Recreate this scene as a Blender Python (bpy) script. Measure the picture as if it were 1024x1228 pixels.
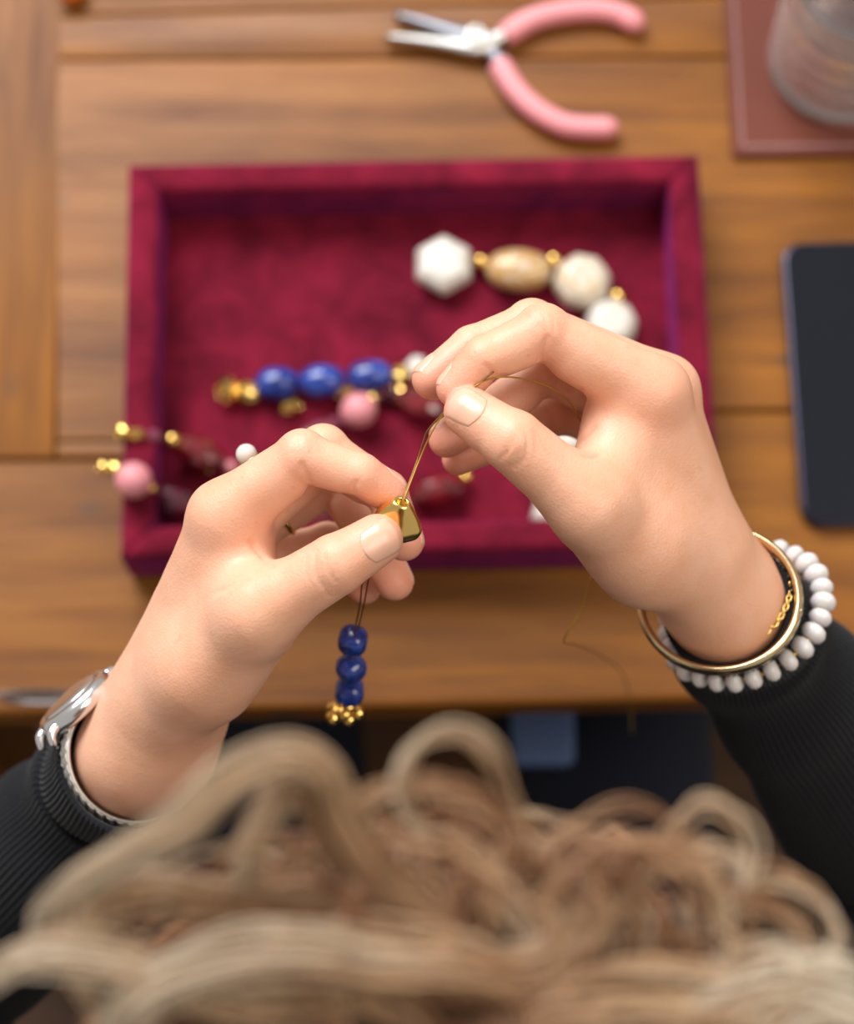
import bpy, math, random
import numpy as np
from mathutils import Vector, Matrix

for o in list(bpy.data.objects):
    bpy.data.objects.remove(o)
SC = bpy.context.scene
COL = SC.collection

# ------------------------------------------------------------------ camera
FPX = 2500.0                       # focal length in pixels of a 1024 wide frame
TH = math.radians(15.6)            # tilt of the view from straight down
HC = 995.0                         # camera height above the table top, mm
ST, CT = math.sin(TH), math.cos(TH)
cam_d = bpy.data.cameras.new('camera')
cam = bpy.data.objects.new('camera', cam_d)
COL.objects.link(cam)
SC.camera = cam
cam.location = (0, 0, HC / 1000)
cam.rotation_euler = (TH, 0, 0)
cam_d.sensor_fit = 'HORIZONTAL'
cam_d.sensor_width = 24.0
cam_d.lens = FPX / 1024 * 24.0
cam_d.clip_start = 0.02
cam_d.clip_end = 50
cam_d.dof.use_dof = True
cam_d.dof.focus_distance = 0.682
cam_d.dof.aperture_fstop = 4.7

# ------------------------------------------------------------------ world, lights, exposure
W = bpy.data.worlds.new('world')
SC.world = W
W.use_nodes = True
bg = W.node_tree.nodes['Background']
bg.inputs[0].default_value = (1.0, 0.93, 0.85, 1)
bg.inputs[1].default_value = 0.33


def area(name, loc, target, size, size_y, energy, color):
    l = bpy.data.lights.new(name, 'AREA')
    l.shape = 'RECTANGLE'
    l.size, l.size_y = size, size_y
    l.energy = energy
    l.color = color
    o = bpy.data.objects.new(name, l)
    COL.objects.link(o)
    o.location = loc
    o.rotation_euler = (Vector(target) - Vector(loc)).to_track_quat('-Z', 'Y').to_euler()
    return o


area('window_light', (-0.75, 1.75, 1.9), (0, 0.35, 0.2), 1.5, 1.3, 70, (0.93, 0.96, 1.0))
area('right_fill_light', (1.15, -0.1, 2.3), (0.0, 0.25, 0.25), 1.2, 1.2, 18, (1.0, 0.93, 0.82))  # unseen warm fill added behind right to brighten the right-hand sides
SC.view_settings.view_transform = 'Standard'
SC.view_settings.look = 'None'
SC.view_settings.exposure = 0.45
SC.view_settings.gamma = 1.0
SC.view_settings.use_curve_mapping = False
SC.cycles.use_denoising = True

random.seed(7)
RNG = np.random.default_rng(7)


# ------------------------------------------------------------------ coordinates (all lengths in mm until linked)
def cw(c):
    """camera-aligned mm (right, down, away) to world mm"""
    c = np.asarray(c, float)
    X, Y, Z = c[..., 0], c[..., 1], c[..., 2]
    return np.stack([X, Z * ST - Y * CT, HC - Z * CT - Y * ST], -1)


def cwd(c):
    c = np.asarray(c, float)
    X, Y, Z = c[..., 0], c[..., 1], c[..., 2]
    return np.stack([X, Z * ST - Y * CT, -Z * CT - Y * ST], -1)


def C(px, py, Z):
    return np.array([(px - 512) / FPX * Z, (py - 614) / FPX * Z, Z])


def PH(px, py, z):
    """point of a hand: pixel of the reading and a depth counted about the hand plane"""
    return C(px, py, z + 136.0)


def PW(px, py, z):
    return cw(PH(px, py, z))


def T(px, py, h=0.0):
    """point at height h above the table top"""
    u, v = (px - 512) / FPX, (py - 614) / FPX
    d = np.array([u, ST - v * CT, -CT - v * ST])
    return np.array([0, 0, HC]) + d * ((HC - h) / (-d[2]))


# ------------------------------------------------------------------ linking
WLOC = {}


def obj(name, verts, faces, mat=None, parent=None, smooth=True, attrs=None, origin=None, kind=None):
    verts = np.asarray(verts, float)
    if origin is None:
        lo, hi = verts.min(0), verts.max(0)
        origin = np.array([(lo[0] + hi[0]) / 2, (lo[1] + hi[1]) / 2, lo[2]])
    origin = np.asarray(origin, float)
    me = bpy.data.meshes.new(name)
    vl = ((verts - origin) / 1000.0)
    if isinstance(faces, np.ndarray):
        n, k = faces.shape
        me.vertices.add(len(vl))
        me.vertices.foreach_set('co', vl.astype(np.float32).ravel())
        me.loops.add(n * k)
        me.loops.foreach_set('vertex_index', faces.astype(np.int32).ravel())
        me.polygons.add(n)
        me.polygons.foreach_set('loop_start', np.arange(0, n * k, k, dtype=np.int32))
        me.polygons.foreach_set('loop_total', np.full(n, k, dtype=np.int32))
        me.update(calc_edges=True)
        me.validate()
    else:
        me.from_pydata(vl.tolist(), [], [list(f) for f in faces])
    if smooth:
        me.polygons.foreach_set('use_smooth', [True] * len(me.polygons))
    for k, a in (attrs or {}).items():
        at = me.attributes.new(k, 'FLOAT', 'POINT')
        at.data.foreach_set('value', np.asarray(a, np.float32))
    me.update()
    o = bpy.data.objects.new(name, me)
    COL.objects.link(o)
    if mat:
        me.materials.append(mat)
    place(o, origin, parent)
    if kind:
        o['kind'] = kind
    return o


def place(o, origin, parent=None):
    WLOC[o] = np.asarray(origin, float)
    if parent is not None:
        o.parent = parent
        o.location = ((WLOC[o] - WLOC[parent]) / 1000.0).tolist()
    else:
        o.location = (WLOC[o] / 1000.0).tolist()


def tag(o, label, cat, group=None):
    o['label'] = label
    o['category'] = cat
    if group:
        o['group'] = group
    return o


def thing(name, label, cat, loc, group=None):
    o = bpy.data.objects.new(name, None)
    o.empty_display_size = 0.02
    COL.objects.link(o)
    place(o, loc)
    return tag(o, label, cat, group)


def clone(o, origin, parent):
    c = o.copy()
    COL.objects.link(c)
    place(c, origin, parent)
    return c


# ------------------------------------------------------------------ shapes
def unit(v):
    v = np.asarray(v, float)
    return v / max(np.linalg.norm(v), 1e-9)


def frame(axis, hint=(0.13, 0.21, 0.97)):
    a = unit(axis)
    h = np.asarray(hint, float)
    if abs(a @ unit(h)) > 0.95:
        h = np.array([1.0, 0.1, 0.0])
    u = unit(h - a * (a @ h))
    return u, np.cross(a, u), a


def smooth_path(pts, n):
    """Catmull-Rom through the points"""
    p = np.asarray(pts, float)
    p = np.vstack([2 * p[0] - p[1], p, 2 * p[-1] - p[-2]])
    out = []
    m = len(p) - 3
    for s in np.linspace(0, m - 1e-6, n):
        i = int(s)
        t = s - i
        a, b, c, d = p[i], p[i + 1], p[i + 2], p[i + 3]
        out.append(0.5 * (2 * b + (c - a) * t + (2 * a - 5 * b + 4 * c - d) * t * t + (3 * b - a - 3 * c + d) * t ** 3))
    return np.array(out)


def tube(path, radii, seg=10, cap=True, squash=1.0, hint=(0.13, 0.21, 0.97)):
    path = np.asarray(path, float)
    n = len(path)
    radii = np.broadcast_to(np.asarray(radii, float), (n,))
    V, Fc = [], []
    u = None
    for i in range(n):
        t = unit(path[min(i + 1, n - 1)] - path[max(i - 1, 0)])
        if u is None:
            u, w, _ = frame(t, hint)
        else:
            u = unit(u - t * (t @ u))
            w = np.cross(t, u)
        for k in range(seg):
            a = 2 * math.pi * k / seg
            V.append(path[i] + radii[i] * (math.cos(a) * u + math.sin(a) * w * squash))
    for i in range(n - 1):
        for k in range(seg):
            k2 = (k + 1) % seg
            Fc.append((i * seg + k, i * seg + k2, (i + 1) * seg + k2, (i + 1) * seg + k))
    if cap:
        Fc.append(tuple(range(seg))[::-1])
        Fc.append(tuple((n - 1) * seg + k for k in range(seg)))
    return np.array(V), Fc


def lathe(profile, center, axis, seg=32, sx=1.0, sy=1.0, hint=(0.13, 0.21, 0.97), closed=False):
    """profile: list of (radius, height along axis)"""
    u, w, a = frame(axis, hint)
    V, Fc = [], []
    c = np.asarray(center, float)
    for r, h in profile:
        for k in range(seg):
            t = 2 * math.pi * k / seg
            V.append(c + a * h + r * (math.cos(t) * u * sx + math.sin(t) * w * sy))
    n = len(profile)
    for i in range(n if closed else n - 1):
        i2 = (i + 1) % n
        for k in range(seg):
            k2 = (k + 1) % seg
            Fc.append((i * seg + k, i * seg + k2, i2 * seg + k2, i2 * seg + k))
    if not closed:
        if profile[0][0] > 1e-4:
            Fc.append(tuple(range(seg))[::-1])
        if profile[-1][0] > 1e-4:
            Fc.append(tuple((n - 1) * seg + k for k in range(seg)))
    return np.array(V), Fc


def merge(parts):
    V, Fc, n = [], [], 0
    for v, f in parts:
        V.append(np.asarray(v))
        Fc += [tuple(i + n for i in q) for q in f]
        n += len(v)
    return np.vstack(V), Fc


def rbox(lo, hi, r=2.0, rot=0.0, pivot=None, steps=3):
    """box with rounded edges: a cube-sphere grown out to the box"""
    lo, hi = np.asarray(lo, float), np.asarray(hi, float)
    r = min(r, 0.499 * (hi - lo).min())
    m = steps
    ax = np.concatenate([-1 + np.linspace(0, 1, m + 1) * 1.0 - 0.0])
    g = np.concatenate([np.linspace(-1, -1e-3, m + 1), np.linspace(1e-3, 1, m + 1)])
    V, Fc, key = [], [], {}
    c, hs = (lo + hi) / 2, (hi - lo) / 2 - r

    def vid(p):
        k = tuple(np.round(p, 5))
        if k not in key:
            key[k] = len(V)
            d = unit(np.tan(np.asarray(p) * math.pi / 4))
            V.append(c + np.sign(p) * hs + d * r)
        return key[k]
    n = len(g)
    for axis in range(3):
        for s in (-1, 1):
            for i in range(n - 1):
                for j in range(n - 1):
                    q = []
                    for (a, b) in ((i, j), (i + 1, j), (i + 1, j + 1), (i, j + 1)):
                        p = [0, 0, 0]
                        p[axis] = s
                        p[(axis + 1) % 3] = g[a]
                        p[(axis + 2) % 3] = g[b]
                        q.append(vid(p))
                    Fc.append(tuple(q if s > 0 else q[::-1]))
    V = np.array(V)
    if rot:
        pv = c if pivot is None else np.asarray(pivot, float)
        V = rotz(V, rot, pv)
    return V, Fc


def rotz(V, a, pv):
    ca, sa = math.cos(a), math.sin(a)
    d = V - pv
    return np.stack([d[:, 0] * ca - d[:, 1] * sa, d[:, 0] * sa + d[:, 1] * ca, d[:, 2]], 1) + pv


def prism(outline, z0, z1, bev=0.0):
    """outline: list of xy (counter-clockwise); optional bevelled upper rim"""
    p = np.asarray(outline, float)
    n = len(p)
    c = p.mean(0)
    rings = [(p, z0)]
    if bev:
        nrm = []
        for i in range(n):
            e = unit(p[(i + 1) % n] - p[i - 1])
            nrm.append([e[1], -e[0]])
        nrm = np.array(nrm)
        rings = [(p - nrm * bev, z0), (p - nrm * bev * .3, z0 + bev * .3), (p, z0 + bev), (p, z1 - bev), (p - nrm * bev * .3, z1 - bev * .3), (p - nrm * bev, z1)]
    else:
        rings.append((p, z1))
    V, Fc = [], []
    for q, z in rings:
        V += [(x, y, z) for x, y in q]
    for i in range(len(rings) - 1):
        for k in range(n):
            k2 = (k + 1) % n
            Fc.append((i * n + k, i * n + k2, (i + 1) * n + k2, (i + 1) * n + k))
    Fc.append(tuple(range(n))[::-1])
    Fc.append(tuple((len(rings) - 1) * n + k for k in range(n)))
    return np.array(V, float), Fc


# ------------------------------------------------------------------ materials
def mat(name, color, rough=0.5, metal=0.0, **kw):
    m = bpy.data.materials.new(name)
    m.use_nodes = True
    b = m.node_tree.nodes['Principled BSDF']
    b.inputs['Base Color'].default_value = (*color, 1)
    b.inputs['Roughness'].default_value = rough
    b.inputs['Metallic'].default_value = metal
    for k, v in kw.items():
        b.inputs[k].default_value = v
    m['b'] = 1
    return m


class NT:
    def __init__(s, m):
        s.t = m.node_tree
        s.b = s.t.nodes['Principled BSDF']

    def n(s, typ, ins=None, **kw):
        nd = s.t.nodes.new(typ)
        for k, v in kw.items():
            setattr(nd, k, v)
        for k, v in (ins or {}).items():
            if isinstance(v, bpy.types.NodeSocket):
                s.t.links.new(v, nd.inputs[k])
            else:
                nd.inputs[k].default_value = v
        return nd

    def ramp(s, fac, stops):
        nd = s.t.nodes.new('ShaderNodeValToRGB')
        s.t.links.new(fac, nd.inputs[0])
        e = nd.color_ramp.elements
        while len(e) < len(stops):
            e.new(0.5)
        for i, (p, c) in enumerate(stops):
            e[i].position = p
            e[i].color = (*c, 1) if len(c) == 3 else c
        return nd.outputs[0]

    def mix(s, fac, a, b, blend='MIX'):
        nd = s.t.nodes.new('ShaderNodeMix')
        nd.data_type = 'RGBA'
        nd.blend_type = blend
        for i, v in ((0, fac), (6, a), (7, b)):
            if isinstance(v, bpy.types.NodeSocket):
                s.t.links.new(v, nd.inputs[i])
            else:
                nd.inputs[i].default_value = (*v, 1) if isinstance(v, tuple) and len(v) == 3 else v
        return nd.outputs[2]

    def to(s, sock, name):
        s.t.links.new(sock, s.b.inputs[name])

    def bump(s, height, strength=0.3, dist=0.001):
        nd = s.n('ShaderNodeBump', {'Height': height, 'Strength': strength, 'Distance': dist})
        s.t.links.new(nd.outputs[0], s.b.inputs['Normal'])


def wood(name, along, tint=1.0, dark=False):
    m = mat(name, (.3, .14, .05), 0.4)
    t = NT(m)
    geo = t.n('ShaderNodeNewGeometry')
    rnd = t.n('ShaderNodeObjectInfo')
    off = t.n('ShaderNodeVectorMath', {0: geo.outputs['Position']}, operation='ADD')
    sc = t.n('ShaderNodeVectorMath', {0: (7.1, 3.3, 5.7)}, operation='SCALE')
    t.t.links.new(rnd.outputs['Random'], sc.inputs['Scale'])
    t.t.links.new(sc.outputs[0], off.inputs[1])
    mp = t.n('ShaderNodeMapping', {'Vector': off.outputs[0], 'Scale': (2.2, 26, 26) if along == 'x' else (26, 2.2, 26)})
    grain = t.n('ShaderNodeTexNoise', {'Vector': mp.outputs[0], 'Scale': 3.0, 'Detail': 7.0, 'Roughness': 0.62, 'Distortion': 0.35})
    mp2 = t.n('ShaderNodeMapping', {'Vector': off.outputs[0], 'Scale': (3, 7, 7) if along == 'x' else (7, 3, 7)})
    big = t.n('ShaderNodeTexNoise', {'Vector': mp2.outputs[0], 'Scale': 2.2, 'Detail': 4.0})
    if dark:
        col = t.ramp(grain.outputs[0], [(0.3, (.05, .022, .01)), (0.7, (.10, .045, .018))])
    else:
        col = t.ramp(grain.outputs[0], [(0.22, (.115 * tint, .034 * tint, .003 * tint)), (0.5, (.245 * tint, .085 * tint, .007 * tint)), (0.8, (.35 * tint, .140 * tint, .014 * tint))])
        col2 = t.ramp(big.outputs[0], [(0.3, (.60, .54, .50)), (0.65, (1.12, 1.08, 1.0))])
        col = t.mix(0.8, col, col2, 'MULTIPLY')
        # small dark knots and worm marks
        mk = t.n('ShaderNodeMapping', {'Vector': off.outputs[0], 'Scale': (14, 27, 20) if along == 'x' else (27, 14, 20)})
        vor = t.n('ShaderNodeTexVoronoi', {'Vector': mk.outputs[0], 'Scale': 1.0, 'Randomness': 1.0})
        spot = t.ramp(vor.outputs['Distance'], [(0.06, (1, 1, 1)), (0.16, (0, 0, 0))])
        pick = t.n('ShaderNodeTexNoise', {'Vector': off.outputs[0], 'Scale': 9.0})
        pk = t.ramp(pick.outputs[0], [(0.42, (0, 0, 0)), (0.56, (.85, .85, .85))])
        f = t.mix(1.0, spot, pk, 'MULTIPLY')
        col = t.mix(f, col, (.07, .045, .035))
    t.to(col, 'Base Color')
    r = t.ramp(grain.outputs[0], [(0.2, (.5, .5, .5)), (0.8, (.36, .36, .36))])
    t.to(r, 'Roughness')
    t.b.inputs['Specular IOR Level'].default_value = 0.27
    t.bump(grain.outputs[0], 0.25, 0.0012)
    return m


def velvet():
    m = mat('burgundy_velvet', (.16, .004, .022), 0.85)
    t = NT(m)
    geo = t.n('ShaderNodeNewGeometry')
    n1 = t.n('ShaderNodeTexNoise', {'Vector': geo.outputs['Position'], 'Scale': 38.0, 'Detail': 3.0, 'Roughness': 0.6, 'Distortion': 0.6})
    col = t.ramp(n1.outputs[0], [(0.3, (.085, .003, .010)), (0.7, (.215, .009, .027))])
    t.to(col, 'Base Color')
    t.b.inputs['Sheen Weight'].default_value = 0.26
    t.b.inputs['Sheen Roughness'].default_value = 0.5
    t.b.inputs['Sheen Tint'].default_value = (.70, .10, .62, 1)
    t.b.inputs['Specular IOR Level'].default_value = 0.1
    n2 = t.n('ShaderNodeTexNoise', {'Vector': geo.outputs['Position'], 'Scale': 1500.0, 'Detail': 1.0})
    t.bump(n2.outputs[0], 0.5, 0.0006)
    return m


def skin():
    m = mat('skin', (.66, .37, .235), 0.46)
    t = NT(m)
    b = t.b
    fl = t.n('ShaderNodeAttribute', attribute_name='flush')
    tc = t.n('ShaderNodeNewGeometry')
    n1 = t.n('ShaderNodeTexNoise', {'Vector': tc.outputs['Position'], 'Scale': 55.0, 'Detail': 4.0, 'Roughness': 0.6})
    base = t.ramp(n1.outputs[0], [(0.3, (.75, .375, .228)), (0.7, (.82, .46, .31))])
    col = t.mix(fl.outputs['Fac'], base, (.80, .31, .215))
    n2 = t.n('ShaderNodeTexNoise', {'Vector': tc.outputs['Position'], 'Scale': 260.0, 'Detail': 2.0})
    sp = t.ramp(n2.outputs[0], [(0.70, (0, 0, 0)), (0.76, (.35, .35, .35))])
    col = t.mix(sp, col, (.62, .30, .18))
    t.to(col, 'Base Color')
    b.inputs['Subsurface Weight'].default_value = 0.25
    b.inputs['Subsurface Radius'].default_value = (1.0, 0.34, 0.16)
    b.inputs['Subsurface Scale'].default_value = 0.0035
    b.inputs['Specular IOR Level'].default_value = 0.42
    vo = t.n('ShaderNodeTexVoronoi', {'Vector': tc.outputs['Position'], 'Scale': 1150.0})
    n3 = t.n('ShaderNodeTexNoise', {'Vector': tc.outputs['Position'], 'Scale': 420.0, 'Detail': 3.0})
    ad = t.n('ShaderNodeMath', {0: vo.outputs['Distance'], 1: n3.outputs[0]}, operation='ADD')
    t.bump(ad.outputs[0], 0.2, 0.0004)
    return m


M = {}
M['wood_x'] = wood('table_wood_lengthwise', 'x')
M['wood_y'] = wood('table_wood_crosswise', 'y', 0.92)
M['wood_dark'] = wood('table_apron_wood', 'x', 0.6)
M['floor'] = wood('floor_wood', 'x', 1, True)
M['velvet'] = velvet()
M['skin'] = skin()
M['nail'] = mat('fingernail', (.79, .44, .31), 0.3, **{'Subsurface Weight': 0.2, 'Subsurface Scale': 0.002, 'Coat Weight': 0.1, 'Coat Roughness': 0.2})
M['gold'] = mat('polished_gold', (.86, .56, .16), 0.16, 1.0)
M['gold_bright'] = mat('gold_nugget', (.92, .63, .20), 0.2, 1.0)
M['champagne'] = mat('champagne_gold', (.74, .58, .33), 0.2, 1.0)
M['silver'] = mat('silver_metal', (.82, .84, .86), 0.22, 1.0)
M['steel'] = mat('plier_steel', (.55, .53, .50), 0.38, 1.0)
M['dark_steel'] = mat('dark_plier_steel', (.30, .30, .33), 0.4, 1.0)
M['pink_grip'] = mat('pink_rubber_grip', (.80, .30, .315), 0.42, **{'Subsurface Weight': 0.1, 'Subsurface Scale': 0.002})
M['pink'] = mat('pink_stone', (.74, .27, .29), 0.4)
M['white_stone'] = mat('white_quartz', (.72, .68, .67), 0.28, **{'Subsurface Weight': 0.35, 'Subsurface Scale': 0.003, 'Coat Weight': 0.3})
M['pearl'] = mat('pearl', (.66, .62, .56), 0.25, **{'Coat Weight': 0.4})
M['phone_body'] = mat('phone_frame', (.035, .032, .055), 0.3, 0.6)
M['phone_screen'] = mat('phone_screen_glass', (.010, .011, .016), 0.2, **{'Specular IOR Level': 0.22})
M['cord'] = mat('bronze_beading_wire', (.20, .10, .025), 0.35, 0.6)
M['cord_gold'] = mat('gold_beading_wire', (.36, .19, .02), 0.35, 0.5)
M['trousers'] = mat('navy_denim', (.005, .008, .020), 0.9)
M['blue_cloth'] = mat('light_blue_cloth', (.11, .17, .34), 0.8)
M['amber'] = mat('amber_stone', (.55, .12, .01), 0.2)
M['leather_stitch'] = mat('leather_stitching', (.46, .26, .25), 0.7)
M['lip'] = mat('mesh_strap_steel', (.62, .60, .57), 0.35, 1.0)


def stone(name, stops, scale, rough=0.2, dist=1.0, coat=0.4):
    m = mat(name, stops[0][1], rough)
    t = NT(m)
    tc = t.n('ShaderNodeNewGeometry')
    n = t.n('ShaderNodeTexNoise', {'Vector': tc.outputs['Position'], 'Scale': scale, 'Detail': 5.0, 'Roughness': 0.6, 'Distortion': dist})
    t.to(t.ramp(n.outputs[0], stops), 'Base Color')
    t.b.inputs['Coat Weight'].default_value = coat
    t.b.inputs['Coat Roughness'].default_value = 0.08
    return m


M['lapis'] = stone('lapis_lazuli', [(0.35, (.006, .016, .12)), (0.55, (.018, .05, .30)), (0.72, (.07, .13, .50)), (0.80, (.45, .5, .7))], 120)
M['agate'] = stone('cream_agate', [(0.30, (.56, .47, .36)), (0.5, (.66, .58, .46)), (0.62, (.54, .34, .15)), (0.72, (.64, .56, .44))], 60, 0.3, 1.8)
M['agate_tan'] = stone('tan_agate', [(0.30, (.66, .60, .52)), (0.46, (.50, .27, .08)), (0.58, (.58, .38, .17)), (0.70, (.68, .63, .57))], 55, 0.3, 1.8)
M['agate_white'] = stone('white_agate', [(0.35, (.60, .54, .46)), (0.55, (.70, .65, .58)), (0.72, (.58, .45, .28))], 60, 0.3, 1.2)
M['garnet'] = stone('garnet_red', [(0.35, (.06, .003, .006)), (0.6, (.20, .008, .012)), (0.8, (.34, .02, .03))], 90, 0.08, 0.5, 1.0)
M['garnet_dark'] = stone('garnet_dark', [(0.35, (.022, .004, .012)), (0.6, (.07, .006, .016)), (0.8, (.13, .012, .03))], 90, 0.08, 0.5, 1.0)
M['mauve'] = stone('mauve_stone', [(0.35, (.12, .015, .04)), (0.7, (.28, .06, .10))], 90, 0.1, 0.5, 1.0)

mk = mat('black_rib_knit', (.010, .010, .012), 0.9)
t_ = NT(mk)
g_ = t_.n('ShaderNodeNewGeometry')
n_ = t_.n('ShaderNodeTexNoise', {'Vector': g_.outputs['Position'], 'Scale': 900.0, 'Detail': 2.0})
t_.bump(n_.outputs[0], 0.5, 0.0008)
t_.b.inputs['Sheen Weight'].default_value = 0.10
t_.b.inputs['Specular IOR Level'].default_value = 0.15
M['knit'] = mk

ml = mat('brown_leather', (.145, .034, .018), 0.6, **{'Specular IOR Level': 0.25})
t_ = NT(ml)
g_ = t_.n('ShaderNodeNewGeometry')
n_ = t_.n('ShaderNodeTexVoronoi', {'Vector': g_.outputs['Position'], 'Scale': 900.0})
t_.bump(n_.outputs['Distance'], 0.2, 0.0005)
M['leather'] = ml

mg = mat('clear_glass', (1, 1, 1), 0.03, **{'Transmission Weight': 0.93, 'IOR': 1.45})  # small opaque white share paints in bright sky reflections the world lacks
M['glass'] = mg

mh = mat('blonde_hair', (.4, .25, .13), 0.45)
t_ = NT(mh)
a_ = t_.n('ShaderNodeAttribute', attribute_name='tone')
t_.to(t_.ramp(a_.outputs['Fac'], [(0.0, (.085, .032, .012)), (0.35, (.26, .112, .048)), (0.62, (.44, .27, .145)), (1.0, (.62, .535, .41))]), 'Base Color')
t_.b.inputs['Specular IOR Level'].default_value = 0.4
M['hair'] = mh

# ================================================================== the setting
v, f = rbox((-1500, -1300, -790), (1500, 1700, -750), 2)
o = obj('floor', v, f, M['floor'])
o['kind'] = 'structure'

# ================================================================== the table
table = thing('wooden_table', 'worn brown wooden plank table under the burgundy tray', 'table', (0, 600, -750))
EDGE = 181.0
TH_T = 30.0
GAP = 0.9


def plank(corners, m, r=1.6):
    """corners: four xy, counter-clockwise from near left"""
    c = np.array(corners, float)
    lo, hi = c.min(0), c.max(0)
    V, Fc = rbox((lo[0], lo[1], -TH_T), (hi[0], hi[1], 0), r, steps=2)
    # shear the board to its real corners
    s = (V[:, 0] - lo[0]) / (hi[0] - lo[0])
    q = (V[:, 1] - lo[1]) / (hi[1] - lo[1])
    V[:, 0] = (1 - q) * ((1 - s) * c[0][0] + s * c[1][0]) + q * ((1 - s) * c[3][0] + s * c[2][0])
    V[:, 1] = (1 - q) * ((1 - s) * c[0][1] + s * c[1][1]) + q * ((1 - s) * c[3][1] + s * c[2][1])
    return obj('plank', V, Fc, m, table)


XL, XR, YB = -420.0, 640.0, 1050.0
g = GAP / 2
ySL, ySR = 305.5, 331.0
y1l, y1r = 551.0, 566.0            # seam behind the tray at the left, out of the frame at the right
y2l, y2r = 526.0, 529.5
def lplank(outline, m, bev=1.4):
    V, Fc = prism(outline, -TH_T, 0, bev)
    return obj('plank', V, Fc, m, table, smooth=False)


XS = 20.0                          # the step in the long seam, under the tray
lplank([(XL, EDGE - 9), (XS, EDGE), (XR, EDGE + 14), (XR, ySR - g), (XS + g, ySR - g), (XS + g, ySL - g), (XL, ySL - g)], M['wood_x'], 3.0)
plank([(XL, ySL + g), (-185.3 - g, ySL + g), (-209 - g, YB), (XL, YB)], M['wood_y'])
plank([(-185.3 + g, ySL + g), (XS - g, ySL + g), (XS - g, ySL + 9.5), (-185.8 + g, ySL + 8.5)], M['wood_x'], 1)
lplank([(-185.8 + g, ySL + 9.2 + g), (XS - g, ySL + 10.2 + g), (XS - g, ySR + g), (XR, ySR + g), (XR, y2r - g), (-195.6 + g, y2l - g)], M['wood_x'])
plank([(-195.6 + g, y2l + g), (XR, y2r + g), (XR, y1r + 14 - g), (-197 + g, y1l - g)], M['wood_x'])
plank([(-197 + g, y1l + g), (XR, y1r + 14 + g), (XR, 800), (-203 + g, 790)], M['wood_x'])
plank([(-203 + g, 791), (XR, 801), (XR, YB), (-208 + g, YB)], M['wood_x'])
v, f = rbox((XL + 30, EDGE + 22, -135), (XR - 30, EDGE + 44, -TH_T - .2), 2)
obj('apron', v, f, M['wood_dark'], table)
v, f = rbox((XL + 30, YB - 44, -135), (XR - 30, YB - 22, -TH_T - .2), 2)
obj('apron', v, f, M['wood_dark'], table)
for x in (XL + 30, XR - 52):
    v, f = rbox((x, EDGE + 44.5, -135), (x + 22, YB - 44.5, -TH_T - .2), 2)
    obj('apron', v, f, M['wood_dark'], table)
for x in (XL + 52.5, XR - 112.5):
    for y in (EDGE + 44.5, YB - 104.5):
        v, f = rbox((x, y, -750), (x + 60, y + 60, -TH_T - .2), 4)
        obj('leg', v, f, M['wood_dark'], table)
# long shallow knot hole worn into the front board
kc = T(48, 836, 0)
V, Fc = [], []
for j, (q, z) in enumerate(((1.0, .02), (.93, .45), (.8, .5), (.6, .2), (.3, .1))):
    for k in range(40):
        t = 2 * math.pi * k / 40
        V.append((kc[0] + q * 21 * math.cos(t) * (1 + .08 * math.sin(3 * t)), kc[1] + q * 4.6 * math.sin(t) * (1 + .1 * math.cos(2 * t)), z))
    if j:
        for k in range(40):
            Fc.append(((j - 1) * 40 + k, (j - 1) * 40 + (k + 1) % 40, j * 40 + (k + 1) % 40, j * 40 + k))
Fc.append(tuple(4 * 40 + k for k in range(40)))
obj('knot', V, Fc, mat('dark_knot_wood', (.05, .024, .012), .25), table)

# ================================================================== the tray
TC = np.array([-4.7, 348.7])
TW, TD, TH_R, WALL = 285.0, 203.0, 40.0, 15.5
TYAW = math.radians(1.1)
tray = thing('jewellery_tray', 'burgundy velvet jewellery tray lying on the wooden table', 'tray', (TC[0], TC[1], 0.2))
pv = np.array([TC[0], TC[1], 0])


def tray_wall(a, b, inn):
    """mitred rim piece from outer corner a to outer corner b; inn points inwards"""
    a, b, inn = np.array(a, float), np.array(b, float), np.array(inn, float)
    d = unit(b - a)
    # profile: (inward offset, height) round the padded rim
    w, h, r = WALL, TH_R, 4.2
    prof = [(1.2, 0.2), (0.1, 3), (0, h - r)]
    for k in range(1, 6):
        t = k / 6 * math.pi / 2
        prof.append((r - r * math.cos(t), h - r + r * math.sin(t)))
    prof += [(r, h), (w / 2, h + .5), (w - r, h)]
    for k in range(1, 6):
        t = k / 6 * math.pi / 2
        prof.append((w - r + r * math.sin(t), h - r + r * math.cos(t)))
    prof += [(w, h - r), (w, 6), (w, 0.2)]
    n = 60
    V, Fc = [], []
    L = np.linalg.norm(b - a)
    for i in range(n + 1):
        s = i / n
        for (q, z) in prof:
            e0, e1 = q, L - q            # mitre
            along = e0 + (e1 - e0) * s
            # soft padding: tiny unevenness
            k = 0.5 * math.sin(along * 0.11 + a[0]) + 0.35 * math.sin(along * 0.27 + a[1])
            zz = z + (0.5 * k if z > h - r - 1 else 0)
            p = a + d * along + inn * (q + (0.25 * k if 0 < q < w else 0))
            V.append((p[0], p[1], zz))
    m = len(prof)
    for i in range(n):
        for k in range(m - 1):
            Fc.append((i * m + k, (i + 1) * m + k, (i + 1) * m + k + 1, i * m + k + 1))
    Fc.append(tuple(range(m)))
    Fc.append(tuple(n * m + k for k in range(m))[::-1])
    V = rotz(np.array(V) , TYAW, pv)
    return obj('rim', V, Fc, M['velvet'], tray)


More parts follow.
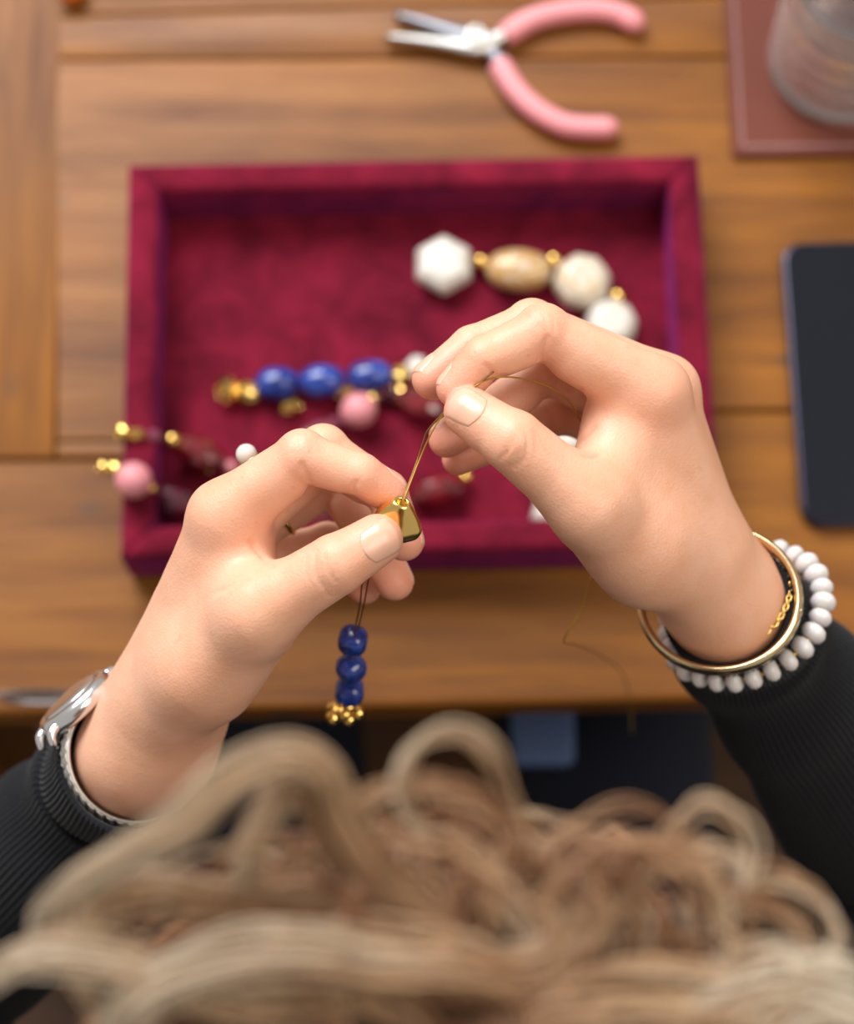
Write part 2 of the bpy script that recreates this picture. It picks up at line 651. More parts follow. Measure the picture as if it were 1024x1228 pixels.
x0, x1, y0, y1 = TC[0] - TW / 2, TC[0] + TW / 2, TC[1] - TD / 2, TC[1] + TD / 2
gm = 0.0
tray_wall((x0, y0), (x1, y0), (0, 1))
tray_wall((x1, y0), (x1, y1), (-1, 0))
tray_wall((x1, y1), (x0, y1), (0, -1))
tray_wall((x0, y1), (x0, y0), (1, 0))
FLOOR = 7.0
nx, ny = 70, 50
gx, gy = np.meshgrid(np.linspace(x0 + WALL - .2, x1 - WALL + .2, nx), np.linspace(y0 + WALL - .2, y1 - WALL + .2, ny))
gz = FLOOR + .22 * np.sin(gx * .05) * np.cos(gy * .06) + .15 * np.sin(gx * .13 + gy * .09)
V = np.stack([gx.ravel(), gy.ravel(), gz.ravel()], 1)
Fc = [(j * nx + i, j * nx + i + 1, (j + 1) * nx + i + 1, (j + 1) * nx + i) for j in range(ny - 1) for i in range(nx - 1)]
obj('base', rotz(V, TYAW, pv), Fc, M['velvet'], tray)

# ================================================================== distance-field modelling of the body
class Body:
    """smoothly blended tapered capsules in camera-aligned mm"""

    def __init__(s):
        s.palm, s.fing, s.thumb, s.crease = [], [], [], []
        s.kp, s.kf, s.kb = 12.0, 1.6, 6.5


def capd(p, a, b, ra, rb):
    ab = (b - a).astype(np.float32)
    pa = p - a.astype(np.float32)
    L = float(ab @ ab) + 1e-6
    t = np.clip((pa @ ab) / L, 0, 1)
    q = pa - t[:, None] * ab
    return np.sqrt(np.einsum('ij,ij->i', q, q)) - (ra + (rb - ra) * t)


def smin(a, b, k):
    h = np.maximum(k - np.abs(a - b), 0) / k
    return np.minimum(a, b) - h * h * k * 0.25


def chain(p, caps, k):
    d = None
    for c in caps:
        e = capd(p, *c)
        d = e if d is None else smin(d, e, k)
    return d


def body_sdf(B, p, crease=True):
    p = p.astype(np.float32)
    palm = chain(p, B.palm, B.kp)
    d = palm
    if B.fing:
        F = None
        for fg in B.fing:
            e = chain(p, fg, B.kf)
            F = e if F is None else smin(F, e, 0.7)
        d = smin(d, F, B.kb)
    if B.thumb:
        Tb = chain(p, B.thumb, 3.0)
        d = smin(d, smin(palm, Tb, 11.0), 0.7)
    if crease:
        for (a, b, depth, wid) in B.crease:
            e = capd(p, a, b, 0, 0)
            d = d + depth * np.exp(-(e / wid) ** 2)
    return d


def surface(sdf, lo, hi, h):
    """surface nets with a coarse pass first; returns verts and quads"""
    lo = np.asarray(lo, float)
    K = 4
    n = (np.ceil((np.asarray(hi) - lo) / (h * K))).astype(int)
    cx = [lo[i] + (np.arange(n[i]) + .5) * h * K for i in range(3)]
    G = np.stack(np.meshgrid(*cx, indexing='ij'), -1).reshape(-1, 3)
    dc = np.concatenate([sdf(G[i:i + 400000]) for i in range(0, len(G), 400000)]).reshape(n)
    near = np.abs(dc) < h * K * 1.6
    N = n * K
    D = np.repeat(np.repeat(np.repeat(dc, K, 0), K, 1), K, 2).astype(np.float32)
    idx = np.argwhere(np.repeat(np.repeat(np.repeat(near, K, 0), K, 1), K, 2))
    P = lo + (idx + .5) * h
    vals = np.concatenate([sdf(P[i:i + 400000]) for i in range(0, len(P), 400000)])
    D[idx[:, 0], idx[:, 1], idx[:, 2]] = vals
    S = D < 0
    cs = None
    off = [(a, b, c) for a in (0, 1) for b in (0, 1) for c in (0, 1)]
    sl = lambda A, o_: A[o_[0]:A.shape[0] - 1 + o_[0], o_[1]:A.shape[1] - 1 + o_[1], o_[2]:A.shape[2] - 1 + o_[2]]
    cnt = np.zeros(tuple(np.array(S.shape) - 1), np.int8)
    for o_ in off:
        cnt += sl(S, o_)
    act = (cnt > 0) & (cnt < 8)
    ci = np.argwhere(act)
    vid = np.full(act.shape, -1, np.int32)
    vid[act] = np.arange(len(ci))
    acc = np.zeros((len(ci), 3))
    num = np.zeros(len(ci))
    for a in off:
        for ax in range(3):
            if a[ax]:
                continue
            b = list(a)
            b[ax] = 1
            ia, ib = ci + np.array(a), ci + np.array(b)
            da = D[ia[:, 0], ia[:, 1], ia[:, 2]]
            db = D[ib[:, 0], ib[:, 1], ib[:, 2]]
            m = (da < 0) != (db < 0)
            t = np.where(m, da / np.where(m, da - db, 1), 0)
            pt = np.array(a)[None, :] + np.zeros((len(ci), 3))
            pt[:, ax] = t
            acc[m] += pt[m]
            num[m] += 1
    Vv = lo + (ci + acc / num[:, None] + .5) * h
    quads = []
    for ax in range(3):
        u, w = (ax + 1) % 3, (ax + 2) % 3
        A = np.take(S, range(0, S.shape[ax] - 1), ax)
        Bm = np.take(S, range(1, S.shape[ax]), ax)
        e = np.argwhere(A != Bm)
        e = e[(e[:, u] > 0) & (e[:, w] > 0) & (e[:, u] < S.shape[u] - 1) & (e[:, w] < S.shape[w] - 1)]
        ins = S[e[:, 0], e[:, 1], e[:, 2]]

        def cell(du, dw):
            q = e.copy()
            q[:, u] -= du
            q[:, w] -= dw
            return vid[q[:, 0], q[:, 1], q[:, 2]]
        q = np.stack([cell(1, 1), cell(0, 1), cell(0, 0), cell(1, 0)], 1)
        q[~ins] = q[~ins][:, ::-1]
        quads.append(q)
    Q = np.vstack(quads)
    Q = Q[(Q >= 0).all(1)]
    for _ in range(2):
        d0 = sdf(Vv)
        gr = np.stack([sdf(Vv + np.eye(3)[i] * .35) - sdf(Vv - np.eye(3)[i] * .35) for i in range(3)], 1) / .7
        g2 = np.maximum((gr ** 2).sum(1), .3)
        stp = np.clip(d0 / g2, -h, h)
        Vv = Vv - gr * stp[:, None]
    return Vv, Q


def march(sdf, px, py):
    """where the line of sight through a pixel meets the surface"""
    d = unit([(px - 512) / FPX, (py - 614) / FPX, 1])
    t = 600.0
    for _ in range(90):
        e = float(sdf((d * t)[None])[0])
        t += e * 0.9
        if abs(e) < .02 or t > 900:
            break
    return d * t if t < 900 else None


def perp(v, t):
    return unit(v - t * (v @ t))


def finger(B, J, R, pads=True):
    """J: MCP, PIP, DIP, TIP; R the radii"""
    J = [np.array(j, float) for j in J]
    caps = []
    m1, p1, d1, t1 = J
    ax = [unit(p1 - m1), unit(d1 - p1), unit(t1 - d1)]
    pal = [perp(d1 - p1, ax[0]), perp((t1 - d1) / np.linalg.norm(t1 - d1) + (m1 - p1) / np.linalg.norm(m1 - p1), ax[1]), perp(p1 - d1, ax[2])]
    caps.append((m1, p1, R[0], R[1] * .95))
    caps.append((p1 - pal[1] * .4, p1 + ax[1] * 1.0, R[1], R[1] * .96))
    caps.append((p1, d1, R[1] * .93, R[2] * .97))
    caps.append((d1, t1, R[2], R[3]))
    if pads:
        for i, (a, b, ra, rb) in enumerate(((m1, p1, R[0], R[1]), (p1, d1, R[1], R[2]))):
            L = np.linalg.norm(b - a)
            r = .5 * (ra + rb)
            sh = pal[i] * r * .22
            caps.append((a + (b - a) * .40 + sh, a + (b - a) * .70 + sh, r * .86, r * .82))
        sh = pal[2] * R[3] * .22
        caps.append((d1 + (t1 - d1) * .5 + sh, t1 - ax[2] * .4 + sh, R[3] * .98, R[3] * .9))
    B.fing.append(caps)
    return dict(J=J, ax=ax, pal=pal, R=R)


def nail(B, tip, axis, dors, width, length, back, free=0.8, lift=0.22):
    """curved nail plate lying on the finger's back; tip = centre of the end sphere"""
    axis = unit(axis)
    dors = perp(np.asarray(dors, float), axis)
    side = np.cross(axis, dors)
    nu, nv = 15, 19
    f0 = lambda q: body_sdf(B, q, False)
    top = []
    for j in range(nv):
        s = j / (nv - 1)
        for i in range(nu):
            u = -1 + 2 * i / (nu - 1)
            # rounded cuticle and rounded free edge
            wv = width * .5 * (0.90 + 0.10 * math.sin(min(1, s * 1.6) * math.pi / 2))
            a0 = -back + length * .16 * u * u
            a1 = -back + length - length * .13 * u * u
            al = a0 + (a1 - a0) * s
            top.append(tip + side * (u * wv) + axis * al + dors * 14.0)
    top = np.array(top)
    P = top.copy()
    tt = np.zeros(len(P))
    for _ in range(40):
        e = f0(P)
        tt += np.clip(e, -2, 2) * .8
        P = top - dors * tt[:, None]
    P = P.reshape(nv, nu, 3)
    TT = tt.reshape(nv, nu)
    # the plate does not dive over the finger end: limit the drop
    for j in range(nv):
        lim = TT[max(0, j - 1)] + 0.48 if j else TT[0]
        TT[j] = np.minimum(TT[j], lim)
        mid = TT[j][nu // 2]
        for i in range(nu):
            u = -1 + 2 * i / (nu - 1)
            TT[j][i] = min(TT[j][i], mid + width * .30 * u * u + .1)
    P = top.reshape(nv, nu, 3) - dors * TT[..., None]
    V = []
    for j in range(nv):
        s = j / (nv - 1)
        for i in range(nu):
            u = -1 + 2 * i / (nu - 1)
            rise = lift * (1 - abs(u) ** 3 * .9) * min(1, s * 5 + .1) + .12
            V.append(P[j, i] + dors * rise)
    for j in range(nv):
        for i in range(nu):
            V.append(P[j, i] - dors * (.75 if j < nv - 1 else .25))
    Fc = []
    q = nu * nv
    for j in range(nv - 1):
        for i in range(nu - 1):
            a = j * nu + i
            Fc.append((a, a + 1, a + nu + 1, a + nu))
            Fc.append((q + a, q + a + nu, q + a + nu + 1, q + a + 1))
    ring = [i for i in range(nu)] + [j * nu + nu - 1 for j in range(1, nv)] + [(nv - 1) * nu + i for i in range(nu - 2, -1, -1)] + [j * nu for j in range(nv - 2, 0, -1)]
    for k in range(len(ring)):
        a, b = ring[k], ring[(k + 1) % len(ring)]
        Fc.append((a, q + a, q + b, b))
    return cw(np.array(V)), Fc


def add_crease(B, pts, depth=.5, wid=.55):
    f0 = lambda q: body_sdf(B, q, False)
    P = [march(f0, *p) for p in smooth_path([(x, y, 0) for x, y in pts], len(pts) * 2)[:, :2]]
    P = [p for p in P if p is not None]
    for a, b in zip(P[:-1], P[1:]):
        if np.linalg.norm(a - b) < 9:
            B.crease.append((a, b, depth, wid))


NAILS = []
PARTS = []          # skin pieces that make up the one body mesh


def web(B, a0, a1, b0, b1, n, r0, r1):
    """sheet of flesh between the line a0-a1 and the line b0-b1"""
    for i in range(n):
        s = i / (n - 1)
        B.palm.append((a0 + (a1 - a0) * s, b0 + (b1 - b0) * s, r0 + (r1 - r0) * s, r0 + (r1 - r0) * s))


# ---- right hand -------------------------------------------------------------------------------
R = Body()
r_idx = finger(R, [PH(783, 470, 562), PH(651, 398, 549), PH(580, 430, 545), PH(546, 466, 546)], [11.8, 9.2, 7.3, 6.3])
r_mid = finger(R, [PH(797, 466, 581), PH(638, 391, 571), PH(566, 417, 566), PH(517, 455, 562)], [11.2, 9.0, 7.4, 6.5])
r_rng = finger(R, [PH(795, 484, 600), PH(652, 446, 592), PH(580, 499, 584), PH(536, 527, 576)], [10.5, 8.5, 7.2, 6.3])
r_lit = finger(R, [PH(785, 510, 616), PH(668, 496, 608), PH(598, 530, 598), PH(549, 551, 590)], [9.5, 7.7, 6.4, 5.5])
tt0, tt1, tt2, tt3 = PH(800, 690, 578), PH(706, 606, 545), PH(615, 529, 535), PH(562, 495, 540)
R.thumb += [(tt1, tt2, 11.0, 9.6), (tt2, tt3, 9.7, 7.6), (tt1 + (tt2 - tt1) * .45, tt1 + (tt2 - tt1) * .75, 10.0, 9.6),
            (tt2 + (tt3 - tt2) * .55 + np.array([0, 0, 1.2]), tt3 + np.array([.4, -.4, 1.2]), 8.0, 7.6)]
r_thumb = dict(J=[tt1, tt2, tt3])
wr = PH(868, 728, 607)
wu = PH(884, 716, 620)
R.palm += [(PH(781, 474, 563), PH(833, 655, 590), 11.5, 14), (PH(795, 470, 581), PH(840, 655, 602), 11, 14),
           (PH(793, 488, 600), PH(842, 665, 612), 10.5, 13), (PH(783, 514, 615), PH(838, 680, 618), 10, 13),
           (tt1, PH(770, 658, 566), 11.3, 13.5), (PH(770, 658, 566), PH(835, 698, 595), 13.5, 16.5),
           (PH(838, 672, 597), wr, 16, 17), (PH(848, 680, 612), wu, 15, 16.5)]
elR = np.array([215.0, 165.0, 881.0])
R.palm += [(wr, PH(905, 775, 660), 17, 19), (wu, PH(910, 770, 668), 16.5, 19)]
web(R, PH(716, 588, 553), PH(790, 668, 578), PH(757, 500, 566), PH(824, 640, 588), 5, 9.0, 12)
R.palm += [(PH(716, 628, 556), PH(765, 676, 572), 8.5, 10.5), (PH(722, 570, 560), PH(735, 500, 566), 7.5, 8.5), (PH(735, 530, 580), PH(800, 640, 605), 10, 14)]
for c in ([(628, 515), (633, 530), (629, 548), (617, 562)], [(616, 524), (610, 540), (600, 550)]):
    add_crease(R, c, .42, .55)
add_crease(R, [(623, 540), (619, 553), (610, 560)], .25, .5)
for c in ([(640, 518), (644, 533), (640, 550)], [(622, 512), (624, 520), (621, 528)], [(604, 532), (603, 545), (597, 553)]):
    add_crease(R, c, .16, .4)
for c in ([(642, 378), (646, 386), (647, 396)], [(650, 374), (655, 384), (656, 394)], [(662, 378), (664, 388), (664, 398)]):
    add_crease(R, c, .18, .5)
add_crease(R, [(712, 512), (700, 524), (690, 532)], .8, .9)
add_crease(R, [(701, 548), (712, 549), (722, 545)], .6, .8)
add_crease(R, [(681, 466), (690, 470), (697, 466)], .6, .8)
add_crease(R, [(583, 438), (588, 445), (593, 450)], .6, .7)
add_crease(R, [(655, 405), (651, 420), (646, 432)], .55, .9)

# ---- left hand --------------------------------------------------------------------------------
L = Body()
l_idx = finger(L, [PH(270, 618, 555), PH(362, 547, 546), PH(433, 569, 545), PH(467, 591, 549)], [11.4, 8.6, 6.9, 6.2])
l_mid = finger(L, [PH(284, 628, 575), PH(387, 541, 570), PH(463, 590, 569), PH(486, 650, 568)], [11.2, 8.9, 7.3, 6.3])
l_rng = finger(L, [PH(284, 637, 594), PH(401, 569, 594), PH(448, 648, 593), PH(474, 698, 591)], [10.6, 8.5, 7.1, 6.4])
l_lit = finger(L, [PH(296, 680, 612), PH(392, 652, 612), PH(425, 690, 610), PH(438, 706, 608)], [9.6, 7.6, 6.3, 5.5])
lt0, lt1, lt2, lt3 = PH(222, 828, 575), PH(308, 735, 545), PH(403, 677, 534), PH(453, 648, 536)
L.thumb += [(lt1, lt2, 11.0, 9.4), (lt2, lt3, 9.5, 7.6), (lt1 + (lt2 - lt1) * .45, lt1 + (lt2 - lt1) * .75, 9.9, 9.4),
            (lt2 + (lt3 - lt2) * .55 + np.array([0, 0, 1.2]), lt3 + np.array([-.4, -.4, 1.2]), 8.0, 7.6)]
lw = PH(158, 903, 604)
lwu = PH(185, 905, 616)
L.palm += [(PH(270, 622, 556), PH(208, 820, 588), 11.5, 14.5), (PH(282, 632, 576), PH(202, 825, 600), 11, 14),
           (PH(286, 650, 594), PH(208, 835, 610), 10.5, 13), (PH(294, 684, 611), PH(225, 845, 618), 10, 13),
           (lt1, PH(240, 805, 568), 11.4, 14), (PH(240, 805, 568), PH(190, 855, 592), 14, 17.5),
           (PH(198, 840, 594), lw, 16, 17), (PH(208, 852, 610), lwu, 15, 17), (PH(205, 850, 600), PH(192, 900, 604), 15, 17.5)]
elL = np.array([-222.0, 209.0, 875.0])
L.palm += [(lw, PH(132, 945, 648), 17, 19), (lwu, PH(150, 945, 655), 17, 19)]
web(L, PH(300, 718, 553), PH(232, 800, 578), PH(276, 650, 562), PH(212, 790, 588), 5, 8.5, 12)
L.palm += [(PH(316, 752, 556), PH(262, 812, 575), 8.5, 11.0), (PH(298, 704, 558), PH(286, 642, 562), 6.5, 8.0), (PH(285, 680, 582), PH(240, 790, 605), 10, 14)]
for c in ([(379, 661), (377, 675), (379, 690), (387, 705)], [(390, 664), (392, 680), (402, 698)]):
    add_crease(L, c, .42, .55)
add_crease(L, [(386, 700), (392, 712), (398, 716)], .25, .5)
for c in ([(368, 668), (366, 684), (372, 700)], [(398, 662), (401, 674), (408, 690)], [(384, 676), (385, 690), (390, 702)]):
    add_crease(L, c, .16, .4)
for c in ([(352, 528), (350, 538), (350, 548)], [(360, 524), (359, 534), (360, 545)], [(372, 528), (374, 538), (376, 548)]):
    add_crease(L, c, .18, .5)
add_crease(L, [(300, 650), (312, 664), (326, 680)], .7, .9)
add_crease(L, [(258, 711), (275, 704), (294, 696)], .35, 1.2)
add_crease(L, [(362, 556), (366, 566), (370, 577)], .55, .9)
add_crease(L, [(424, 595), (424, 585), (428, 577)], .55, .8)

DORS = {'R': [(-.78, -.55, .25), (-.66, -.66, .0), (-.45, -.80, .05), (-.85, .05, .45)], 'L': [(.55, -.62, .35), (.75, -.45, .35), (.8, -.35, .5), (.7, -.4, .6)]}
for B, fg, th, sd_ in ((R, (r_idx, r_mid, r_rng, r_lit), (tt2, tt3), 'R'), (L, (l_idx, l_mid, l_rng, l_lit), (lt2, lt3), 'L')):
    for i, q in enumerate(fg):
        wd = q['R'][3] * 2 * .78
        NAILS.append(nail(B, q['J'][3], q['ax'][2], np.array(DORS[sd_][i]), wd, 9.6 - (1.6 if i == 3 else 0), 5.9 - (1 if i == 3 else 0)))
    a = th[1] - th[0]
    dors = np.array([0.04, -0.16, -1.0]) if sd_ == 'R' else np.array([0.20, 0.02, -1.0])
    NAILS.append(nail(B, th[1], a, dors, 11.8, 12.8, 6.6))

for B, lo, hi, flushpts in (
        (R, (-18, -78, 645), (190, 110, 860), [(r_idx['J'][3], 9, .8), (r_mid['J'][3], 9, .8), (r_rng['J'][3], 9, .8), (r_lit['J'][3], 8, .8), (tt3, 10, .45), (r_idx['J'][1], 9, .45), (r_idx['J'][0], 12, .35), (tt2, 9, .25)]),
        (L, (-215, -42, 645), (8, 150, 860), [(l_idx['J'][3], 10, .8), (l_mid['J'][3], 9, .8), (l_rng['J'][3], 9, .8), (l_lit['J'][3], 8, .8), (lt3, 11, .5), (l_idx['J'][1], 9, .4), (l_idx['J'][0], 12, .3), (lt2, 9, .25)])):
    sdf = lambda q, B=B: body_sdf(B, q)
    V, Q = surface(sdf, lo, hi, 0.85)
    fl = np.zeros(len(V))
    for c, r, k in flushpts:
        fl = np.maximum(fl, k * np.exp(-(np.linalg.norm(V - c, axis=1) / (r * 1.25)) ** 2))
    PARTS.append((cw(V), Q[:, ::-1], fl))

# ---- head, neck and trunk under the clothes (world mm) ---------------------------------------------
HEAD = np.array([5.0, -60.0, 478.0])
fw = unit([0, 0.62, -0.78])            # the face looks at the hands
up = unit([0, 0.78, 0.62])
rt = np.array([1.0, 0, 0])
E2 = []
hp = lambda a, b, c: HEAD + rt * a + fw * b + up * c
E2 += [(hp(0, -12, 30), hp(0, 12, 34), 70, 68), (hp(-10, 20, -25), hp(10, 20, -25), 58, 58), (hp(0, 52, -70), hp(0, 40, -55), 26, 36),
       (hp(0, 78, -4), hp(0, 96, -26), 7, 10), (hp(-24, 66, 14), hp(24, 66, 14), 17, 17), (hp(-15, 78, -54), hp(15, 78, -54), 8, 8), (hp(-10, 75, -64), hp(10, 75, -64), 8, 8),
       (hp(-34, 56, -22), hp(-28, 62, -30), 18, 18), (hp(34, 56, -22), hp(28, 62, -30), 18, 18)]
NECK = np.array([0, -140.0, 306.0])
for s in (-1, 1):
    E2 += [(hp(s * 74, -6, -4), hp(s * 77, -10, -30), 11, 7)]
E2n = [(hp(0, -20, -60), NECK, 52, 54)]
SHO = 165.0
trunk = [(np.array([-SHO + 40, -165., 258.]), np.array([SHO - 40, -165., 258.]), 44, 44), (np.array([-60., -170., 190.]), np.array([60., -170., 190.]), 95, 95),
         (np.array([-60., -185., 20.]), np.array([60., -185., 20.]), 82, 82), (np.array([-75., -200., -150.]), np.array([75., -200., -150.]), 98, 98)]


def body2(q):
    d = chain(q.astype(np.float32), E2, 14.0)
    d = smin(d, chain(q.astype(np.float32), E2n, 10.0), 25.0)
    d = smin(d, chain(q.astype(np.float32), trunk, 40.0), 30.0)
    for s in (-1, 1):
        e = cw(elR if s > 0 else elL)
        sh = np.array([s * (SHO - 8), -155., 255.])
        d = smin(d, capd(q.astype(np.float32), sh, e, 30, 27), 12.0)
        h = cw(PH(908, 778, 664) if s > 0 else PH(135, 942, 645))
        d = smin(d, capd(q.astype(np.float32), e, h, 27, 19), 12.0)
    return d


V, Q = surface(body2, (-330, -320, -265), (330, 240, 590), 5.0)
PARTS.append((V, Q, np.zeros(len(V))))
n = 0
AV, AQ, AF = [], [], []
for V, Q, fl in PARTS:
    AV.append(V)
    AQ.append(Q + n)
    AF.append(fl)
    n += len(V)
person = obj('person', np.vstack(AV), np.vstack(AQ), M['skin'], None, True, {'flush': np.concatenate(AF)}, origin=(0, -180, -300))
tag(person, 'person with wavy blonde hair and black ribbed sweater threading a gold bead', 'person')
for v, f in NAILS:
    obj('fingernail', v, f, M['nail'], person)

# ---- sweater ----------------------------------------------------------------------------------------
def sweater(q):
    q = q.astype(np.float32)
    d = chain(q, [(a, b, ra + 9, rb + 9) for a, b, ra, rb in trunk], 45.0)
    for s in (-1, 1):
        d = smin(d, capd(q, np.array([s * (SHO - 20), -160., 262.]), np.array([s * (SHO + 8), -130., 225.]), 54, 56), 30.0)
    d = smin(d, capd(q, NECK + np.array([0, -4, -22.]), NECK + np.array([0, 6, 18.]), 66, 62), 18.0)
    return d


V, Q = surface(sweater, (-300, -330, -270), (300, 60, 400), 6.0)
swt = obj('sweater', V, Q, M['knit'], person)


def sleeve(path, radii, nrib, cuff_len):
    """ribbed knit tube, open and turned in at the cuff"""
    P = smooth_path(path, 110)
    n = len(P)
    ln = np.concatenate([[0], np.cumsum(np.linalg.norm(np.diff(P, axis=0), axis=1))])
    rr = np.interp(np.linspace(0, 1, n), np.linspace(0, 1, len(radii)), radii)
    seg = nrib * 6
    V, Fc = [], []
    u = None
    ang = np.arange(seg) / seg * 2 * math.pi
    rib = np.abs(np.sin(ang * nrib / 2)) ** .7
    rows = []
    for i in range(n):
        t = unit(P[min(i + 1, n - 1)] - P[max(i - 1, 0)])
        if u is None:
            u, w, _ = frame(t)
        else:
            u = unit(u - t * (t @ u))
            w = np.cross(t, u)
        fold = 0
        s = ln[i]
        if s > cuff_len:
            fold = 1.6 * math.sin(s * .16) * math.exp(-((s - cuff_len - 25) / 45) ** 2)
        soft = 1.3 * np.sin(2 * ang + s * .04) + .9 * np.sin(3 * ang - s * .06 + 1)
        r = rr[i] + fold + (rib - .5) * 1.0 + soft * min(1, s / 30)
        if i == 0:
            rows.append(P[0] + t * 16 + (rr[0] - 3.2)[None] * 1.0 * (np.cos(ang)[:, None] * u + np.sin(ang)[:, None] * w) if False else P[0] + t * 16 + (rr[0] - 3.4) * (np.cos(ang)[:, None] * u + np.sin(ang)[:, None] * w))
            rows.append(P[0] + t * 1.5 + (rr[0] - 3.0) * (np.cos(ang)[:, None] * u + np.sin(ang)[:, None] * w))
            rows.append(P[0] - t * .3 + (rr[0] - 1.6) * (np.cos(ang)[:, None] * u + np.sin(ang)[:, None] * w))
        rows.append(P[i] + r[:, None] * (np.cos(ang)[:, None] * u + np.sin(ang)[:, None] * w))
    m = len(rows)
    V = np.vstack(rows)
    k = np.arange(seg)
    Fq = np.vstack([np.stack([i * seg + k, i * seg + (k + 1) % seg, (i + 1) * seg + (k + 1) % seg, (i + 1) * seg + k], 1) for i in range(m - 1)])
    return obj('sleeve', V, Fq, M['knit'], swt)


c0 = PH(878, 734, 613)
sleeve([cw(PH(873, 728, 605)), cw(PH(886, 744, 624)), cw(PH(908, 778, 655)), cw([170, 108, 836]), cw(elR), np.array([SHO + 24, -42., 182.]), np.array([SHO - 5, -148., 250.])],
       [23.6, 24.6, 28, 37, 50, 56, 62], 84, 40)
c1 = PH(160, 918, 608)
sleeve([cw(PH(161, 913, 602)), cw(PH(150, 930, 621)), cw(PH(130, 948, 650)), cw([-171, 157, 830]), cw(elL), np.array([-SHO - 24, -62., 185.]), np.array([-SHO + 5, -148., 250.])],
       [27, 27.5, 29, 36, 48, 56, 62], 84, 34)

# ---- trousers ---------------------------------------------------------------------------------------
def trousers(q):
    q = q.astype(np.float32)
    d = capd(q, np.array([-70., -205., -185.]), np.array([70., -205., -185.]), 104, 104)
    for s in (-1, 1):
        hip, knee, ank = np.array([s * 85., -170., -215.]), np.array([s * 105., 250., -225.]), np.array([s * 115., 290., -640.])
        d = smin(d, capd(q, hip, knee, 86, 62), 25.0)
        d = smin(d, capd(q, knee, ank, 60, 42), 20.0)
    return d


V, Q = surface(trousers, (-260, -340, -720), (260, 380, -60), 7.0)
obj('trousers', V, Q, M['trousers'], person)
for s in (-1, 1):
    sh = [(np.array([s * 115., 280., -712.]), np.array([s * 122., 385., -720.]), 38, 28), (np.array([s * 115., 290., -660.]), np.array([s * 115., 285., -712.]), 36, 38)]
    V, Q = surface(lambda q: chain(q.astype(np.float32), sh, 20.0), (s * 118 - 60, 215, -765), (s * 118 + 60, 440, -600), 5.0)
    V[:, 2] = np.maximum(V[:, 2], -749.8)
    obj('shoe', V, Q, M['knit'], person)

# ---- hair -------------------------------------------------------------------------------------------
SV, SF, STONE = [], [], []
hn = 0


def strand(path, r, tone):
    global hn
    n = len(path)
    t = np.gradient(path, axis=0)
    t /= np.maximum(np.linalg.norm(t, axis=1), 1e-6)[:, None]
    a = np.cross(t, np.array([.3, .5, .81]))
    a /= np.maximum(np.linalg.norm(a, axis=1), 1e-6)[:, None]
    b = np.cross(t, a)
    rad = r * np.minimum(1, (1 - np.linspace(0, 1, n)) * 5 + .15)
    ring = np.stack([path + rad[:, None] * (math.cos(q) * a + math.sin(q) * b) for q in (0, 2.094, 4.189)], 1)
    SV.append(ring.reshape(-1, 3))
    i = np.arange(n - 1)[:, None] * 3
    f = []
    for k in range(3):
        k2 = (k + 1) % 3
        f.append(np.concatenate([hn + i + k, hn + i + k2, hn + i + 3 + k2, hn + i + 3 + k], 1))
    SF.append(np.vstack(f))
    STONE.append(np.repeat(tone, 3))
    hn += n * 3


def lock(guide, width, count, tone0, tone1, r=.42, n=26, curl=2.0):
    """a lock: strands bundled about a guide path"""
    G = smooth_path(guide, n)
    t = np.gradient(G, axis=0)
    t /= np.maximum(np.linalg.norm(t, axis=1), 1e-6)[:, None]
    a = np.cross(t, np.array([.2, .1, .97]))
    a /= np.maximum(np.linalg.norm(a, axis=1), 1e-6)[:, None]
    b = np.cross(t, a)
    s = np.linspace(0, 1, n)
    for _ in range(count):
        q, w = RNG.uniform(0, 2 * math.pi), math.sqrt(RNG.uniform())
        env = width * (.55 + .45 * np.sin(np.clip(s * 1.1, 0, 1) * math.pi)) * w
        ph = q + s * RNG.normal(0, .6)
        jit = RNG.normal(0, width * .10, 3) * s[:, None]
        path = G + a * (env * np.cos(ph))[:, None] + b * (env * .55 * np.sin(ph))[:, None] + jit
        fz, fa, fb = RNG.uniform(4, 13), RNG.uniform(0, 6), RNG.uniform(0, 6)
        path = path + b * (np.sin(s * fz + fa) * curl * .55)[:, None] + a * (np.sin(s * fz * 1.3 + fb) * curl * .55)[:, None]
        tn = np.clip(tone0 + (tone1 - tone0) * s + RNG.normal(0, .09), 0, 1)
        strand(path, r, tn)


# scalp locks: from the parting outwards, following the skull, waving
SK = HEAD + np.array([0, 0, 0.])
CR = unit(up * .55 - fw * .45)                 # crown
AXA = np.array([84., 100., 100.])


def skull(d, lift):
    """point on the hair shell in direction d (world)"""
    l = np.array([d @ rt, d @ fw, d @ up])
    k = 1 / math.sqrt((l[0] / 80) ** 2 + (l[1] / 92) ** 2 + (l[2] / 104) ** 2)
    return SK + d * (k + lift)


